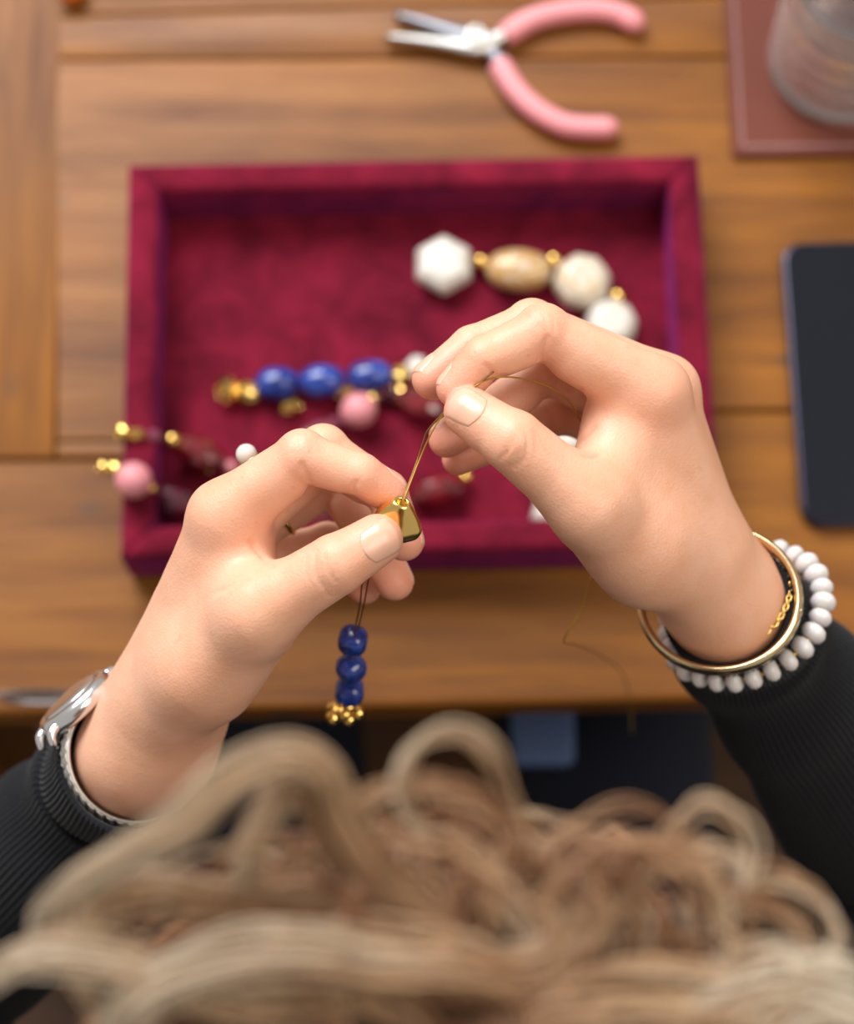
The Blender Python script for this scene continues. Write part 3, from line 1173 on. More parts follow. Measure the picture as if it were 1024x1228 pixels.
e1, e2, _ = frame(CR, (1, 0, 0))
for i in range(330):
    ang = RNG.uniform(0, 2 * math.pi)
    pol0 = RNG.uniform(0.02, 1.1)
    lenp = RNG.uniform(.65, 1.3)
    amp, ph = RNG.uniform(.05, .13), RNG.uniform(0, 6.28)
    lift0, lift1 = RNG.uniform(3, 10), RNG.uniform(9, 26)
    wav = RNG.uniform(1.2, 2.4)
    pts = []
    for k in range(9):
        s = k / 8
        p = min(pol0 + lenp * s, 2.1)
        aa = ang + amp * math.sin(ph + s * wav * 6.28) / max(.25, math.sin(p)) + .15 * s
        d = math.cos(p) * CR + math.sin(p) * (math.cos(aa) * e1 + math.sin(aa) * e2)
        pts.append(skull(d, lift0 + (lift1 - lift0) * s + 3.5 * math.cos(ph + s * wav * 6.28)))
    t0 = RNG.choice([.08, .2, .32, .45], p=[.3, .35, .25, .1])
    lock(pts, RNG.uniform(6, 13), 15, t0, min(1, t0 + RNG.uniform(.1, .45)), .45, 24, 4.0)


def curl(px, Zs, width, count, t0, t1, n=34):
    if not hasattr(Zs, '__len__'):
        Zs = [Zs] * len(px)
    Zs = [z - 26 for z in Zs]
    lock([cw(C(x, y, z)) for (x, y), z in zip(px, Zs)], width, count, t0, t1, .42, n)


# loose curls springing off the head
curl([(560, 1130), (470, 1060), (420, 990), (395, 930), (345, 905), (270, 935), (215, 985), (150, 1020), (85, 1060), (50, 1110), (70, 1160)], [450, 445, 440, 436, 434, 434, 436, 440, 446, 452, 458], 4.3, 40, .5, .95)
curl([(520, 1090), (420, 1030), (375, 965), (360, 925), (335, 955), (310, 1005), (290, 1060), (230, 1085)], [455, 448, 442, 440, 442, 446, 450, 455], 3.2, 24, .45, .85)
curl([(470, 1120), (360, 1095), (270, 1085), (180, 1070), (115, 1085), (95, 1140), (130, 1200), (180, 1240)], 448, 5.5, 34, .45, .85)
curl([(640, 1010), (615, 950), (590, 900), (540, 876), (496, 898), (481, 940), (495, 985), (520, 1000)], [450, 446, 442, 440, 440, 442, 446, 450], 1.9, 8, .55, .85)
curl([(690, 1080), (610, 1020), (580, 970), (540, 945), (480, 950), (430, 970), (390, 1010)], [452, 446, 443, 442, 443, 446, 450], 3.5, 14, .3, .55)
curl([(760, 1100), (790, 1030), (815, 985), (850, 962), (890, 985), (902, 1030), (880, 1075), (840, 1070)], 446, 1.5, 4, .55, .85)
curl([(720, 1110), (770, 1060), (830, 1020), (880, 1030), (890, 1070), (850, 1110), (800, 1090)], 446, 2.2, 7, .5, .9)
curl([(820, 1140), (880, 1080), (940, 1060), (985, 1085), (1000, 1130), (960, 1170)], 448, 2.2, 6, .45, .8)
curl([(640, 1190), (560, 1160), (460, 1150), (350, 1140), (250, 1155), (160, 1200), (120, 1260)], [440, 436, 434, 434, 436, 440, 446], 6.5, 44, .45, .95)
curl([(520, 1230), (440, 1190), (330, 1200), (230, 1185), (130, 1150), (40, 1145), (-30, 1180)], 440, 5.5, 34, .5, .85)
curl([(420, 1250), (380, 1180), (420, 1130), (520, 1150), (620, 1170), (690, 1130), (720, 1080)], 440, 6, 26, .3, .6)
curl([(600, 1260), (660, 1210), (760, 1190), (860, 1205), (940, 1190), (1030, 1210)], 438, 7, 32, .4, .85)
curl([(700, 1260), (800, 1220), (900, 1170), (980, 1160), (1040, 1180)], 440, 6, 26, .55, 1.0)
curl([(860, 1260), (930, 1220), (990, 1205), (1050, 1215)], 436, 6, 26, .7, 1.0)
for i in range(40):                 # fly-aways along the outline
    x = RNG.uniform(380, 960)
    y = 1012 + .00022 * (x - 560) ** 2 + RNG.uniform(-10, 50)
    a0 = RNG.uniform(-2.6, -.5)
    rad = RNG.uniform(50, 130)
    sg = RNG.choice([-1, 1])
    pts = [(x, y + 40)]
    for k in range(7):
        q = a0 + sg * k * .33
        pts.append((x + rad * (math.cos(q) - math.cos(a0)) + k * 3, y + rad * (math.sin(q) - math.sin(a0))))
    curl(pts, RNG.uniform(436, 470), RNG.uniform(1.2, 3.2), int(RNG.integers(2, 5)), .25, .7, 20)
hair = obj('hair', np.vstack(SV), np.vstack(SF), M['hair'], person, True, {'tone': np.concatenate(STONE)})

# ================================================================== jewellery on the arms
def ring_path(center, normal, rx, ry, n, hint=(1, 0, 0)):
    u, w, a = frame(normal, hint)
    return np.array([np.asarray(center) + rx * math.cos(t) * u + ry * math.sin(t) * w for t in np.linspace(0, 2 * math.pi, n, endpoint=False)]), u, w, a


def band(center, normal, rx, ry, prof, n=96, hint=(1, 0, 0), name='band', m=None, parent=None):
    """closed band: prof = list of (outward, along) offsets"""
    P, u, w, a = ring_path(center, normal, rx, ry, n, hint)
    k = len(prof)
    V, Fc = [], []
    for i in range(n):
        t = 2 * math.pi * i / n
        out = unit(math.cos(t) * u / rx + math.sin(t) * w / ry)
        for (q, h) in prof:
            V.append(P[i] + out * q + a * h)
    for i in range(n):
        i2 = (i + 1) % n
        for j in range(k):
            j2 = (j + 1) % k
            Fc.append((i * k + j, i2 * k + j, i2 * k + j2, i * k + j2))
    return obj(name, V, Fc, m, parent)


# bangle
bc = cw(PH(862, 719, 603))
bn = cwd(unit([.20, .36, .91]))
bangle = thing('bangle', 'smooth champagne-gold hinged bangle on the wrist over the black cuff', 'bangle', bc)
oval = [(1.6 * math.cos(t), 3.3 * math.sin(t)) for t in np.linspace(0, 2 * math.pi, 14, endpoint=False)]
band(bc, bn, 27.9, 26.4, oval, 120, cwd([1, .2, 0]), 'hoop', M['champagne'], bangle)
P_, u_, w_, a_ = ring_path(bc, bn, 27.9, 26.4, 360, cwd([1, .2, 0]))
hit = min(range(360), key=lambda i: np.linalg.norm(P_[i] - cw(PH(938, 742, 607))))
v, f = tube(np.array([P_[hit] - a_ * 2.7, P_[hit] + a_ * 2.7]) + unit(P_[hit] - bc) * 1.25, .55, 8)
obj('hinge_pin', v, f, M['champagne'], bangle)

# white bead bracelet
brc = cw(PH(893, 737, 623))
brn = cwd(unit([.45, .60, .66]))
brace = thing('bead_bracelet', 'stretch bracelet of white polished beads behind the gold bangle', 'bracelet', brc)
NB = 27
P_, u_, w_, a_ = ring_path(brc, brn, 29.6, 28.6, NB, cwd([1, .2, 0]))
prof = [(0.7, -2.75), (2.6, -2.6), (3.9, -1.7), (4.5, 0), (3.9, 1.7), (2.6, 2.6), (.7, 2.75)]
first = None
for i in range(NB):
    ax = P_[(i + 1) % NB] - P_[i - 1]
    k = RNG.uniform(.94, 1.08)
    v, f = lathe([(r * k, h * k) for r, h in prof], P_[i], ax, 20)
    obj('bead', v, f, M['white_stone'], brace, origin=P_[i])
for i in range(0, NB):
    if i % 3 != 1:
        q = .5 * (P_[i] + P_[(i + 1) % NB])
        v, f = lathe([(.3, -.6), (1.0, -.5), (1.1, 0), (1.0, .5), (.3, .6)], q, P_[(i + 1) % NB] - P_[i], 10)
        obj('gold_spacer', v, f, M['gold'], brace, origin=q)
v, f = tube(np.vstack([P_, P_[:1]]), .35, 6, False)
obj('elastic_cord', v, f, M['cord'], brace)

# thin chain at the back of the same wrist
chc = cw(PH(871, 709, 607))
ch = []
P_, u_, w_, a_ = ring_path(chc, cwd(unit([.30, .46, .84])), 22.6, 21.6, 74, cwd([1, .2, 0]))
for i in range(74):
    t = unit(P_[(i + 1) % 74] - P_[i - 1])
    o_ = unit(P_[i] - chc)
    sd = o_ if i % 2 else np.cross(t, o_)
    loop = [P_[i] + t * 1.45 * math.cos(q) + sd * .85 * math.sin(q) for q in np.linspace(0, 2 * math.pi, 11)]
    ch.append(tube(loop, .26, 5, False))
v, f = merge(ch)
tag(obj('chain_bracelet', v, f, M['gold']), 'fine gold chain bracelet lying inside the champagne bangle', 'bracelet')

# watch on the other wrist
wc = cw(PH(153, 911, 608))
wn = cwd(unit([-.51, .22, .78]))
watch = thing('wristwatch', 'silver wristwatch with woven mesh strap at the edge of the cuff', 'watch', wc)
hnt = cwd([-1, -.25, 0])
band(wc, wn, 24.6, 22.6, [(-.7, -4.5), (.5, -4.5), (.7, -3), (.7, 3), (.5, 4.5), (-.7, 4.5)], 110, hnt, 'mesh_strap', M['lip'], watch)
P_, u_, w_, a_ = ring_path(wc, wn, 25.2, 23.2, 110, hnt)
wv = []
for k in range(5):
    off = a_ * (-3.6 + 1.8 * k)
    pth = [p + off + unit(p - wc) * .35 * math.sin(i * 2.2 + k * 1.5) for i, p in enumerate(P_)]
    wv.append(tube(np.vstack([pth, pth[:1]]), .55, 5, False))
v, f = merge(wv)
obj('woven_wires', v, f, M['lip'], watch)
cdir = unit(cwd([-.62, -.78, -.25]) - wn * (cwd([-.62, -.78, -.25]) @ wn))
cc = wc + cdir * 25.5
v, f = lathe([(0, -1.5), (13.2, -1.5), (15.0, -.5), (15.6, 1.5), (15.4, 3.5), (14.2, 5.0), (12.6, 5.4), (12.2, 5.0), (0, 4.9)], cc, cdir, 48)
obj('case', v, f, M['silver'], watch)
v, f = lathe([(0, 5.0), (12.0, 5.0), (11.0, 5.9), (6, 6.3), (0, 6.4)], cc, cdir, 40)
obj('crystal', v, f, M['silver'], watch)
for s in (-1, 1):
    tg = np.cross(wn, cdir) * s
    for e in (-1, 1):
        p0 = cc + tg * 13.2 + wn * 5.2 * e + cdir * 2.5
        v, f = tube(smooth_path([p0, p0 + tg * 3.5 - cdir * .8, p0 + tg * 6 - cdir * 4.5], 8), [2.0, 2.0, 1.9, 1.9, 1.8, 1.6, 1.4, 1.1], 8)
        obj('lug', v, f, M['silver'], watch)

# pearl ring on the ring finger of the left hand
m1, p1 = l_rng['J'][0], l_rng['J'][1]
fa = unit(p1 - m1)
rc = PH(338, 616, 593)
rc = m1 + fa * ((rc - m1) @ fa)
rad = 10.5
ringo = thing('pearl_ring', 'slim gold ring set with a white pearl on a curled finger', 'ring', cw(rc))
band(cw(rc), cwd(fa), rad, rad, [(.7 * math.cos(t), 1.0 * math.sin(t)) for t in np.linspace(0, 2 * math.pi, 10, endpoint=False)], 64, cwd([0, 0, 1]), 'hoop', M['gold'], ringo)
dr = perp(PH(296, 541, 588) - rc, fa)
pc = rc + dr * (rad + 11.5)
v, f = lathe([(.9, -11.4), (1.8, -10.6), (1.6, -5), (3.6, -3.0), (3.9, -1.6), (3.4, -1.4), (0, -1.6)], cw(pc), cwd(dr), 20)
obj('setting', v, f, M['champagne'], ringo)
v, f = lathe([(3.7 * math.sin(t), -3.7 * math.cos(t)) for t in np.linspace(0, math.pi, 15)], cw(pc), cwd(dr), 24)
obj('pearl', v, f, M['pearl'], ringo)

# ================================================================== the strand being threaded
gb = PH(477, 618, 541)
gax = unit([.22, -.66, -.72])
held = thing('bead_strand', 'half-strung strand held in the fingertips: gold bead above hanging blue beads', 'bead strand', cw(gb))
prof = [(1.5, -3.0), (1.55, 6.1), (2.0, 6.75), (2.8, 6.6), (3.5, 5.6), (4.6, 3.6), (6.2, 1.0), (7.6, -1.6), (8.3, -3.8), (8.0, -5.6), (6.6, -7.0), (4.2, -7.7), (1.6, -7.9), (1.35, -7.0)]
u_, w_, a_ = frame(cwd(gax), cwd([1, .45, 0]))
V, Fc = [], []
sg = 56
for j, (r, h) in enumerate(prof):
    for k in range(sg):
        t = 2 * math.pi * k / sg
        lob = 1 + (.07 * math.cos(3 * t + .5) + .04 * math.cos(5 * t)) * min(1, max(0, (r - 2) / 4))
        V.append(cw(gb) + a_ * (h + (.6 * math.sin(2 * t + 1) if r > 4 else 0)) + r * lob * (math.cos(t) * u_ * 1.0 + math.sin(t) * w_ * .86))
for j in range(len(prof) - 1):
    for k in range(sg):
        k2 = (k + 1) % sg
        Fc.append((j * sg + k, (j + 1) * sg + k, (j + 1) * sg + k2, j * sg + k2))
Fc.append(tuple(k for k in range(sg)))
gbo = obj('gold_bead', V, Fc, M['gold_bright'], held)
gbo['label'] = 'polished gold drop bead pinched between thumb and fingertip'
hole = gb + gax * 6.4


def wire(pts, r, m, parent, n=60, name='wire'):
    v, f = tube([cw(p) for p in smooth_path(pts, n)], r, 8)
    return obj(name, v, f, m, parent)


pinch = PH(545, 482, 541)
wire([hole - gax * 6, hole, PH(500, 553, 543), PH(508, 528, 543), PH(513, 516, 542), PH(528, 499, 541), pinch, PH(565, 468, 540), PH(578, 457, 540), PH(592, 446, 540)], .3, M['cord'], held)
wire([hole - gax * 6 + np.array([.3, 0, 0]), hole + np.array([.35, 0, 0]), PH(503, 551, 542), PH(517, 520, 541), PH(530, 499, 541), pinch, PH(570, 463, 539), PH(585, 455, 541), PH(608, 452, 543), PH(635, 456, 548), PH(660, 465, 553), PH(681, 480, 561), PH(694, 500, 568), PH(704, 525, 577), PH(712, 560, 600), PH(720, 620, 628), PH(716, 665, 628), PH(708, 695, 622), PH(697, 730, 622), PH(676, 768, 626),
      PH(690, 773, 660), PH(720, 786, 720), PH(745, 806, 770), PH(756, 840, 800), PH(758, 880, 812)], .27, M['cord_gold'], held, 150)
wire([gb - gax * 7, PH(455, 650, 552), PH(443, 690, 565), PH(437, 722, 578), PH(431, 748, 592), PH(425, 768, 604), PH(421, 800, 620), PH(419, 832, 638), PH(414, 855, 650)], .3, M['cord'], held)
wire([gb - gax * 7, PH(452, 652, 552), PH(436, 690, 566), PH(432, 722, 580), PH(427, 748, 593), PH(422, 768, 604)], .3, M['cord'], held)


def cube_bead(center, axis, size, spin, m, parent, name='blue_bead', sq=.8):
    """soft-cornered cube bead"""
    V, Fc = rbox((-1, -1, -1), (1, 1, 1), sq, steps=4)
    u, w, a = frame(axis)
    cs, sn = math.cos(spin), math.sin(spin)
    V = V * np.array(size) / 2
    X = V[:, 0] * cs - V[:, 1] * sn
    Y = V[:, 0] * sn + V[:, 1] * cs
    P = np.asarray(center) + X[:, None] * u + Y[:, None] * w + V[:, 2][:, None] * a
    return obj(name, P, Fc, m, parent, origin=center)


for (x, y, z, s, sp) in ((423, 768, 604, 10.5, .3), (421, 801, 621, 10.6, 1.0), (419, 829, 637, 10.8, .1)):
    p = cw(PH(x, y, z))
    cube_bead(p, cwd(unit([-.05, .45, .85])), (s, s, s * 1.05), sp, M['lapis'], held)
p = cw(PH(413, 855, 652))
for k in range(5):
    q = 2 * math.pi * k / 5
    c_ = p + cwd([5.2 * math.cos(q), 2.6 * math.sin(q), 2.5 * math.sin(q * 2)])
    v, f = lathe([(2.9 * math.sin(t), -2.9 * math.cos(t)) for t in np.linspace(0, math.pi, 7)], c_, (0.2, .1, 1), 8)
    obj('gold_nugget', v, f, M['gold'], held, smooth=False, origin=c_)
v, f = lathe([(3.4 * math.sin(t), -2.6 * math.cos(t)) for t in np.linspace(0, math.pi, 9)], p, (0, .2, 1), 14)
obj('gold_cap', v, f, M['gold'], held, origin=p)

# ================================================================== strands lying in the tray
def ellipsoid(c, ang, l, w, h, seg=20, rings=11, pw=1.0, facet=False):
    """ang: heading on the table"""
    V, Fc = [], []
    for j in range(rings):
        t = math.pi * j / (rings - 1)
        for k in range(seg):
            q = 2 * math.pi * k / seg
            x = -math.cos(t)
            rr = math.sin(t) ** pw
            V.append((x * l / 2, rr * math.cos(q) * w / 2, rr * math.sin(q) * h / 2))
    for j in range(rings - 1):
        for k in range(seg):
            k2 = (k + 1) % seg
            Fc.append((j * seg + k, j * seg + k2, (j + 1) * seg + k2, (j + 1) * seg + k))
    V = rotz(np.array(V), ang, np.zeros(3))
    return V + np.asarray(c), Fc


def tray_bead(px, py, base, l, w, h, deg, m, parent, name, facet=False, pw=1.0, seg=20, rings=11):
    """deg: heading in the picture, counter-clockwise"""
    c = T(px, py, base + h / 2)
    v, f = ellipsoid(c, math.radians(deg), l, w, h, seg, rings, pw)
    obj(name, v, f, m, parent, smooth=not facet, origin=c)
    return c


def hex_bead(px, py, base, rad, h, sides, spin, m, parent, name='faceted_bead'):
    c = T(px, py, base + h / 2)
    V, Fc = [], []
    prof = [(.62, -.5), (.92, -.28), (1.0, 0), (.92, .28), (.62, .5)]
    for r, z in prof:
        for k in range(sides):
            q = 2 * math.pi * k / sides + spin
            V.append(c + np.array([rad * r * math.cos(q), rad * r * math.sin(q), z * h]))
    for j in range(len(prof) - 1):
        for k in range(sides):
            k2 = (k + 1) % sides
            Fc.append((j * sides + k, j * sides + k2, (j + 1) * sides + k2, (j + 1) * sides + k))
    Fc.append(tuple(range(sides))[::-1])
    Fc.append(tuple((len(prof) - 1) * sides + k for k in range(sides)))
    o = obj(name, V, Fc, m, parent, smooth=False, origin=c)
    bv = o.modifiers.new('bevel', 'BEVEL')
    bv.width, bv.segments = .0012, 2
    return c


def ring_bead(px, py, base, r, m, parent, name='gold_bead'):
    return tray_bead(px, py, base, r * 1.9, r * 2, r * 2, 20, m, parent, name, seg=16, rings=9)


def cordline(pts, parent, r=.35, name='cord'):
    v, f = tube(smooth_path(pts, len(pts) * 5), r, 6)
    obj(name, v, f, M['cord'], parent)


B0 = FLOOR + .5
st = thing('cream_strand', 'strand of chunky cream and tan stone beads with gold spacers in the tray', 'bead strand', T(640, 330, FLOOR))
cs = [hex_bead(532, 318, B0, 16.2, 15, 6, math.radians(30), M['agate_white'], st),
      ring_bead(577, 314, B0 + 2.5, 4.2, M['gold'], st),
      tray_bead(622, 324, B0, 33, 22, 17, -3, M['agate_tan'], st, 'oval_bead', pw=.8),
      ring_bead(664, 312, B0 + 2.5, 4.4, M['gold'], st),
      hex_bead(698, 338, B0, 15.2, 15, 8, .2, M['agate'], st),
      ring_bead(741, 356, B0 + 2.5, 4.2, M['gold'], st),
      hex_bead(733, 389, B0, 13.5, 14, 9, .1, M['agate_white'], st),
      ring_bead(742, 428, B0 + 2.5, 4.2, M['gold'], st),
      tray_bead(735, 462, B0, 26, 22, 16, 75, M['agate'], st, 'oval_bead', pw=.8),
      ring_bead(718, 496, B0 + 2.5, 4.2, M['gold'], st),
      hex_bead(678, 522, B0, 12.5, 14, 7, .5, M['agate_white'], st),
      ring_bead(696, 556, B0 + 2.5, 4.2, M['gold'], st),
      hex_bead(668, 612, B0, 14.0, 14, 5, math.radians(200), M['agate_white'], st)]
cordline(cs, st)

st = thing('lapis_strand', 'strand of blue oval stone beads with gold nuggets in the tray', 'bead strand', T(390, 455, FLOOR))


def nugget(px, py, base, l, w, h, deg, m, parent, name='gold_nugget', seed=0):
    c = T(px, py, base + h / 2)
    v, f = ellipsoid(np.zeros(3), 0, l, w, h, 9, 6, .8)
    rg = np.random.default_rng(seed)
    v = v * (1 + rg.uniform(-.14, .14, (len(v), 1)))
    v = rotz(v, math.radians(deg), np.zeros(3)) + c
    obj(name, v, f, m, parent, smooth=False, origin=c)
    return c


cs = [nugget(272, 467, B0, 10, 17, 12, 5, M['gold_bright'], st, seed=1),
      nugget(295, 469, B0, 13, 12, 11, -10, M['gold_bright'], st, seed=2),
      tray_bead(332, 460, B0, 22, 17, 16, 3, M['lapis'], st, 'blue_bead', pw=.75),
      tray_bead(386, 457, B0, 23, 17, 16, 2, M['lapis'], st, 'blue_bead', pw=.75),
      tray_bead(443, 451, B0, 23, 16, 15, 5, M['lapis'], st, 'blue_bead', pw=.75),
      nugget(484, 449, B0, 11, 12, 11, 20, M['gold_bright'], st, seed=3),
      nugget(500, 442, B0, 12, 13, 11, 30, M['pearl'], st, seed=4)]
nugget(349, 487, B0, 10, 9, 8, 0, M['gold'], st, 'gold_charm', 5)
nugget(413, 470, B0, 9, 8, 8, 0, M['gold'], st, 'gold_charm', 6)
cordline(cs, st)

RIM = TH_R + .6
st = thing('garnet_strand', 'dark red faceted bead strand reaching over the tray rim with a gold clasp end', 'bead strand', T(300, 530, FLOOR))
cs = [nugget(148, 519, RIM, 8, 8, 6, 0, M['gold'], st, 'gold_clasp', 7), nugget(164, 521, RIM, 8, 6, 6, 0, M['gold'], st, 'gold_clasp', 8),
      tray_bead(184, 523, RIM - 6, 8, 7, 7, -12, M['mauve'], st, 'small_bead', True, seg=8, rings=6),
      ring_bead(207, 528, 22, 4.2, M['gold'], st),
      tray_bead(239, 544, B0 + 3, 27, 17, 17, -28, M['garnet'], st, 'faceted_bead', True, .8, 13, 9),
      ring_bead(276, 561, B0 + 1, 3.6, M['pink'], st, 'small_bead'),
      tray_bead(320, 570, B0, 26, 17, 16, -5, M['garnet'], st, 'faceted_bead', True, .8, 13, 9),
      ring_bead(352, 545, B0 + 1, 4.0, M['gold'], st),
      tray_bead(378, 524, B0, 22, 14, 14, 38, M['mauve'], st, 'faceted_bead', True, .8, 13, 9),
      tray_bead(402, 508, B0 + 1, 9, 8, 8, 35, M['mauve'], st, 'small_bead', True, seg=8, rings=6),
      tray_bead(430, 492, B0, 18.5, 17.5, 17.5, 30, M['pink'], st, 'pink_bead'),
      ring_bead(447, 478, B0 + 3, 3.4, M['gold'], st),
      tray_bead(464, 472, B0, 14, 10, 10, 15, M['garnet_dark'], st, 'faceted_bead', True, .8, 8, 6),
      nugget(479, 474, B0, 9, 8, 8, 0, M['gold'], st, 'gold_bead', 9),
      tray_bead(505, 486, B0, 26, 16, 16, -25, M['garnet'], st, 'faceted_bead', True, .8, 13, 9)]
cordline(cs, st)

st = thing('pink_end_strand', 'dark red faceted bead strand with a round pink bead resting on the tray rim', 'bead strand', T(250, 600, FLOOR))
cs = [nugget(124, 561, RIM + 7, 6, 6, 5, 0, M['gold'], st, 'gold_clasp', 10), nugget(136, 564, RIM + 6, 8, 7, 6, 0, M['gold'], st, 'gold_clasp', 11),
      tray_bead(160, 576, RIM, 17.5, 17.5, 17.5, 0, M['pink'], st, 'pink_bead'),
      ring_bead(181, 586, 33, 3.2, M['gold'], st),
      tray_bead(207, 602, 17, 25, 16, 16, -22, M['garnet_dark'], st, 'faceted_bead', True, .8, 13, 9),
      ring_bead(243, 612, B0 + 2, 3.8, M['gold'], st),
      tray_bead(280, 622, B0, 25, 16, 16, -8, M['garnet'], st, 'faceted_bead', True, .8, 13, 9),
      ring_bead(330, 628, B0 + 2, 3.8, M['gold'], st),
      tray_bead(372, 624, B0, 25, 16, 16, 5, M['garnet'], st, 'faceted_bead', True, .8, 13, 9),
      ring_bead(420, 618, B0 + 2, 4.2, M['gold'], st),
      tray_bead(460, 612, B0, 25, 16, 16, 10, M['garnet_dark'], st, 'faceted_bead', True, .8, 13, 9),
      tray_bead(524, 590, B0, 27, 17, 17, 18, M['garnet'], st, 'faceted_bead', True, .8, 13, 9),
      ring_bead(558, 572, B0 + 3, 3.6, M['gold'], st)]
cordline(cs, st)

# ================================================================== pliers
pl = thing('pliers', 'small steel jewellery pliers with pink grips lying open on the table', 'pliers', T(585, 60, 0))


def tpath(px, h):
    return np.array([T(x, y, h) for x, y in px])


def flatbar(px, h0, h1, wid, m, name):
    P = smooth_path(tpath(px, (h0 + h1) / 2), 16)
    wd = np.interp(np.linspace(0, 1, 16), np.linspace(0, 1, len(wid)), wid)
    V, Fc = [], []
    n = len(P)
    for i in range(n):
        t = unit(P[min(i + 1, n - 1)] - P[max(i - 1, 0)])
        s = np.array([-t[1], t[0], 0])
        hh = (h1 - h0) / 2
        for (a, b) in ((-1, -.6), (-.75, -1), (.75, -1), (1, -.6), (1, .6), (.75, 1), (-.75, 1), (-1, .6)):
            V.append(P[i] + s * a * wd[i] / 2 + np.array([0, 0, b * hh]))
    for i in range(n - 1):
        for k in range(8):
            k2 = (k + 1) % 8
            Fc.append((i * 8 + k, i * 8 + k2, (i + 1) * 8 + k2, (i + 1) * 8 + k))
    Fc += [tuple(range(8))[::-1], tuple((n - 1) * 8 + k for k in range(8))]
    return obj(name, V, Fc, m, pl)


flatbar([(474, 19), (505, 27), (540, 38), (575, 50), (597, 70), (606, 84)], 2.5, 9.0, [2.6, 5, 7.5, 10, 7.5, 6.5], M['dark_steel'], 'jaw')
flatbar([(463, 46), (500, 49), (540, 54), (572, 57), (596, 46), (615, 38)], 3.2, 10.2, [2.6, 5, 7.5, 11, 7.5, 6.5], M['steel'], 'jaw')
v, f = lathe([(5.2, 0.2), (6.0, .8), (6.0, 10.6), (5.2, 11.6), (2.2, 11.7), (2.0, 11.2), (0, 11.2)], T(571, 53, 0), (0, 0, 1), 28)
obj('pivot', v, f, M['steel'], pl)
for px in ([(604, 44), (635, 25), (672, 15), (712, 12), (742, 17), (764, 29)], [(598, 76), (616, 106), (642, 132), (675, 150), (705, 154), (733, 154)]):
    P = smooth_path(tpath(px, 6.6), 26)
    rr = np.array([5.9] + [6.3] * 24 + [5.4])
    rr[1] = 6.2
    # round off the end
    d = unit(P[-1] - P[-2])
    P = np.vstack([P, P[-1] + d * 2.6, P[-1] + d * 3.8])
    rr = np.concatenate([rr, [3.8, 1.2]])
    v, f = tube(P, rr, 18, hint=(0, 0, 1))
    obj('grip', v, f, M['pink_grip'], pl)

# ================================================================== coaster and tumbler
c0 = T(879, 187, 4)
CS = 128.0
co = thing('coaster', 'square brown leather coaster with a stitched border under the tumbler', 'coaster', (c0[0] + CS / 2, c0[1] + CS / 2, 0.2))
v, f = rbox((c0[0], c0[1], .2), (c0[0] + CS, c0[1] + CS, 4.2), 1.2)
cy = math.radians(.6)
obj('pad', rotz(v, cy, c0), f, M['leather'], co)
sp = []
for i in range(44):
    a = 6 + i * 2.65
    for (x, y, dx, dy) in ((a, 5, 1, 0), (a, CS - 5, 1, 0), (5, a, 0, 1), (CS - 5, a, 0, 1)):
        p = np.array([c0[0] + x, c0[1] + y, 4.15])
        q = p + np.array([dx, dy, 0]) * 2.0
        V, Fc = tube([p, p + (q - p) * .3 + [0, 0, .35], p + (q - p) * .7 + [0, 0, .35], q], [.5, .95, .95, .5], 6)
        sp.append((rotz(V, cy, c0), Fc))
v, f = merge(sp)
o = obj('stitching', v, f, M['leather_stitch'], co)
o['kind'] = 'stuff'

gc = T(1005, 75, 4.4)
outer = []
for k in range(41):
    h = 95 * k / 40
    base = 36.0 + 3.5 * (h / 95)
    if h < 4:
        base -= 4 * (1 - h / 4) ** 2
    rip = 1.3 * math.sin(h / 95 * 2 * math.pi * 6.5) if 4 < h < 72 else 0
    outer.append((base + rip, h))
inner = [(r - 2.6 if True else r, h) for r, h in outer if h > 12]
inner = [(36.0 + 3.5 * h / 95 - 2.4, h) for _, h in outer if h > 11]
prof = [(0, 0.4)] + [(30, .4)] + outer + [(38.6, 95.9), (37.6, 95.6)] + inner[::-1] + [(30, 10.2), (20, 9.6), (0, 9.5)]
prof[1] = (30, 0.2)
v, f = lathe(prof, gc, (0, 0, 1), 64)
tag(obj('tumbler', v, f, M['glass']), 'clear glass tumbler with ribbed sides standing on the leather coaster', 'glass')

# ================================================================== phone
p0, p1 = T(937, 290, 8), T(963, 631, 8)
PL = np.linalg.norm(p1 - p0)
pyaw = math.atan2(p1[0] - p0[0], p0[1] - p1[1])
PWD = 72.0


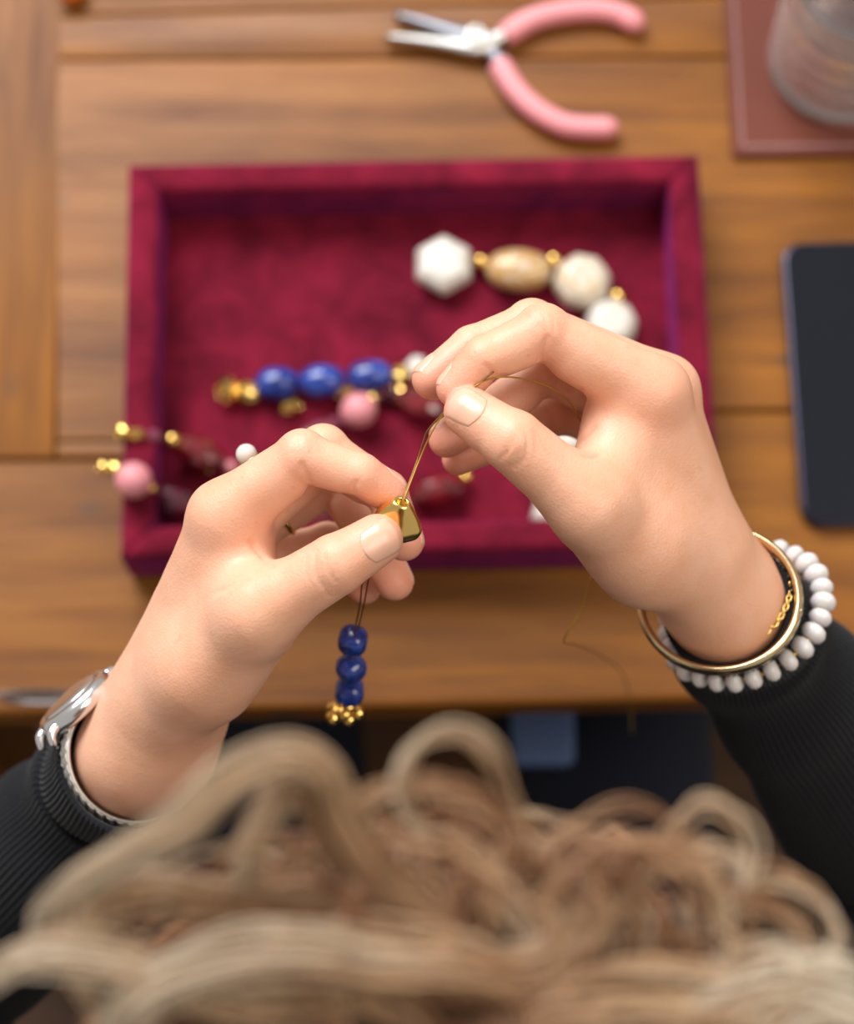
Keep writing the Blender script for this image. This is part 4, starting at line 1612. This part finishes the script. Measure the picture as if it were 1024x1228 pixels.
def rrect(w, h, r, n=10):
    out = []
    for cx_, cy_, a0 in ((w - r, r, -90), (w - r, h - r, 0), (r, h - r, 90), (r, r, 180)):
        for k in range(n + 1):
            a = math.radians(a0 + 90 * k / n)
            out.append((cx_ + r * math.cos(a), cy_ + r * math.sin(a)))
    return np.array(out)


ph = thing('smartphone', 'dark smartphone lying face up on the table beside the tray', 'phone', (p1[0] + 36, p1[1] + PL / 2, 0.2))
v, f = prism(rrect(PWD, PL, 11), 0.2, 7.8, 1.9)
off = np.array([p1[0], p1[1], 0])
obj('body', rotz(v + off, pyaw, off), f, M['phone_body'], ph, smooth=False)
v, f = prism(rrect(PWD - 3.2, PL - 3.2, 9.6) + 1.6, 7.7, 8.3, .25)
obj('screen', rotz(v + off, pyaw, off), f, M['phone_screen'], ph, smooth=False)

# ================================================================== stool that carries the person
stl = thing('wooden_stool', 'plain dark wooden stool under the seated person', 'stool', (0, -200, -750))
v, f = lathe([(0, -334), (150, -334), (168, -328), (172, -318), (168, -308), (150, -303), (0, -303)], (0, -200, 0), (0, 0, 1), 48)
obj('seat', v, f, M['wood_dark'], stl)
for sx in (-1, 1):
    for sy in (-1, 1):
        v, f = tube([(sx * 105, -200 + sy * 105, -333), (sx * 140, -200 + sy * 140, -749.8)], [19, 15], 14)
        obj('leg', v, f, M['wood_dark'], stl)
for sy in (-1, 1):
    v, f = tube([(-122, -200 + sy * 122, -540), (122, -200 + sy * 122, -540)], 9, 10)
    obj('stretcher', v, f, M['wood_dark'], stl)

# ================================================================== small things
c = T(86, -9, 6)
v, f = ellipsoid(c, .3, 15, 12, 11.5, 12, 8, .8)
tag(obj('amber_bead', v, f, M['amber'], None, False), 'orange-red amber bead lying alone on the table', 'bead')
c = T(652, 893, -128)
V, Fc = rbox((c[0] - 17, c[1] - 10, -146), (c[0] + 17, c[1] + 75, -128), 5)
V[:, 2] += 1.2 * np.sin(V[:, 0] * .12) + .8 * np.sin(V[:, 1] * .1)
tag(obj('folded_cloth', V, Fc, M['blue_cloth']), 'light blue folded cloth on the lap under the table edge', 'cloth')
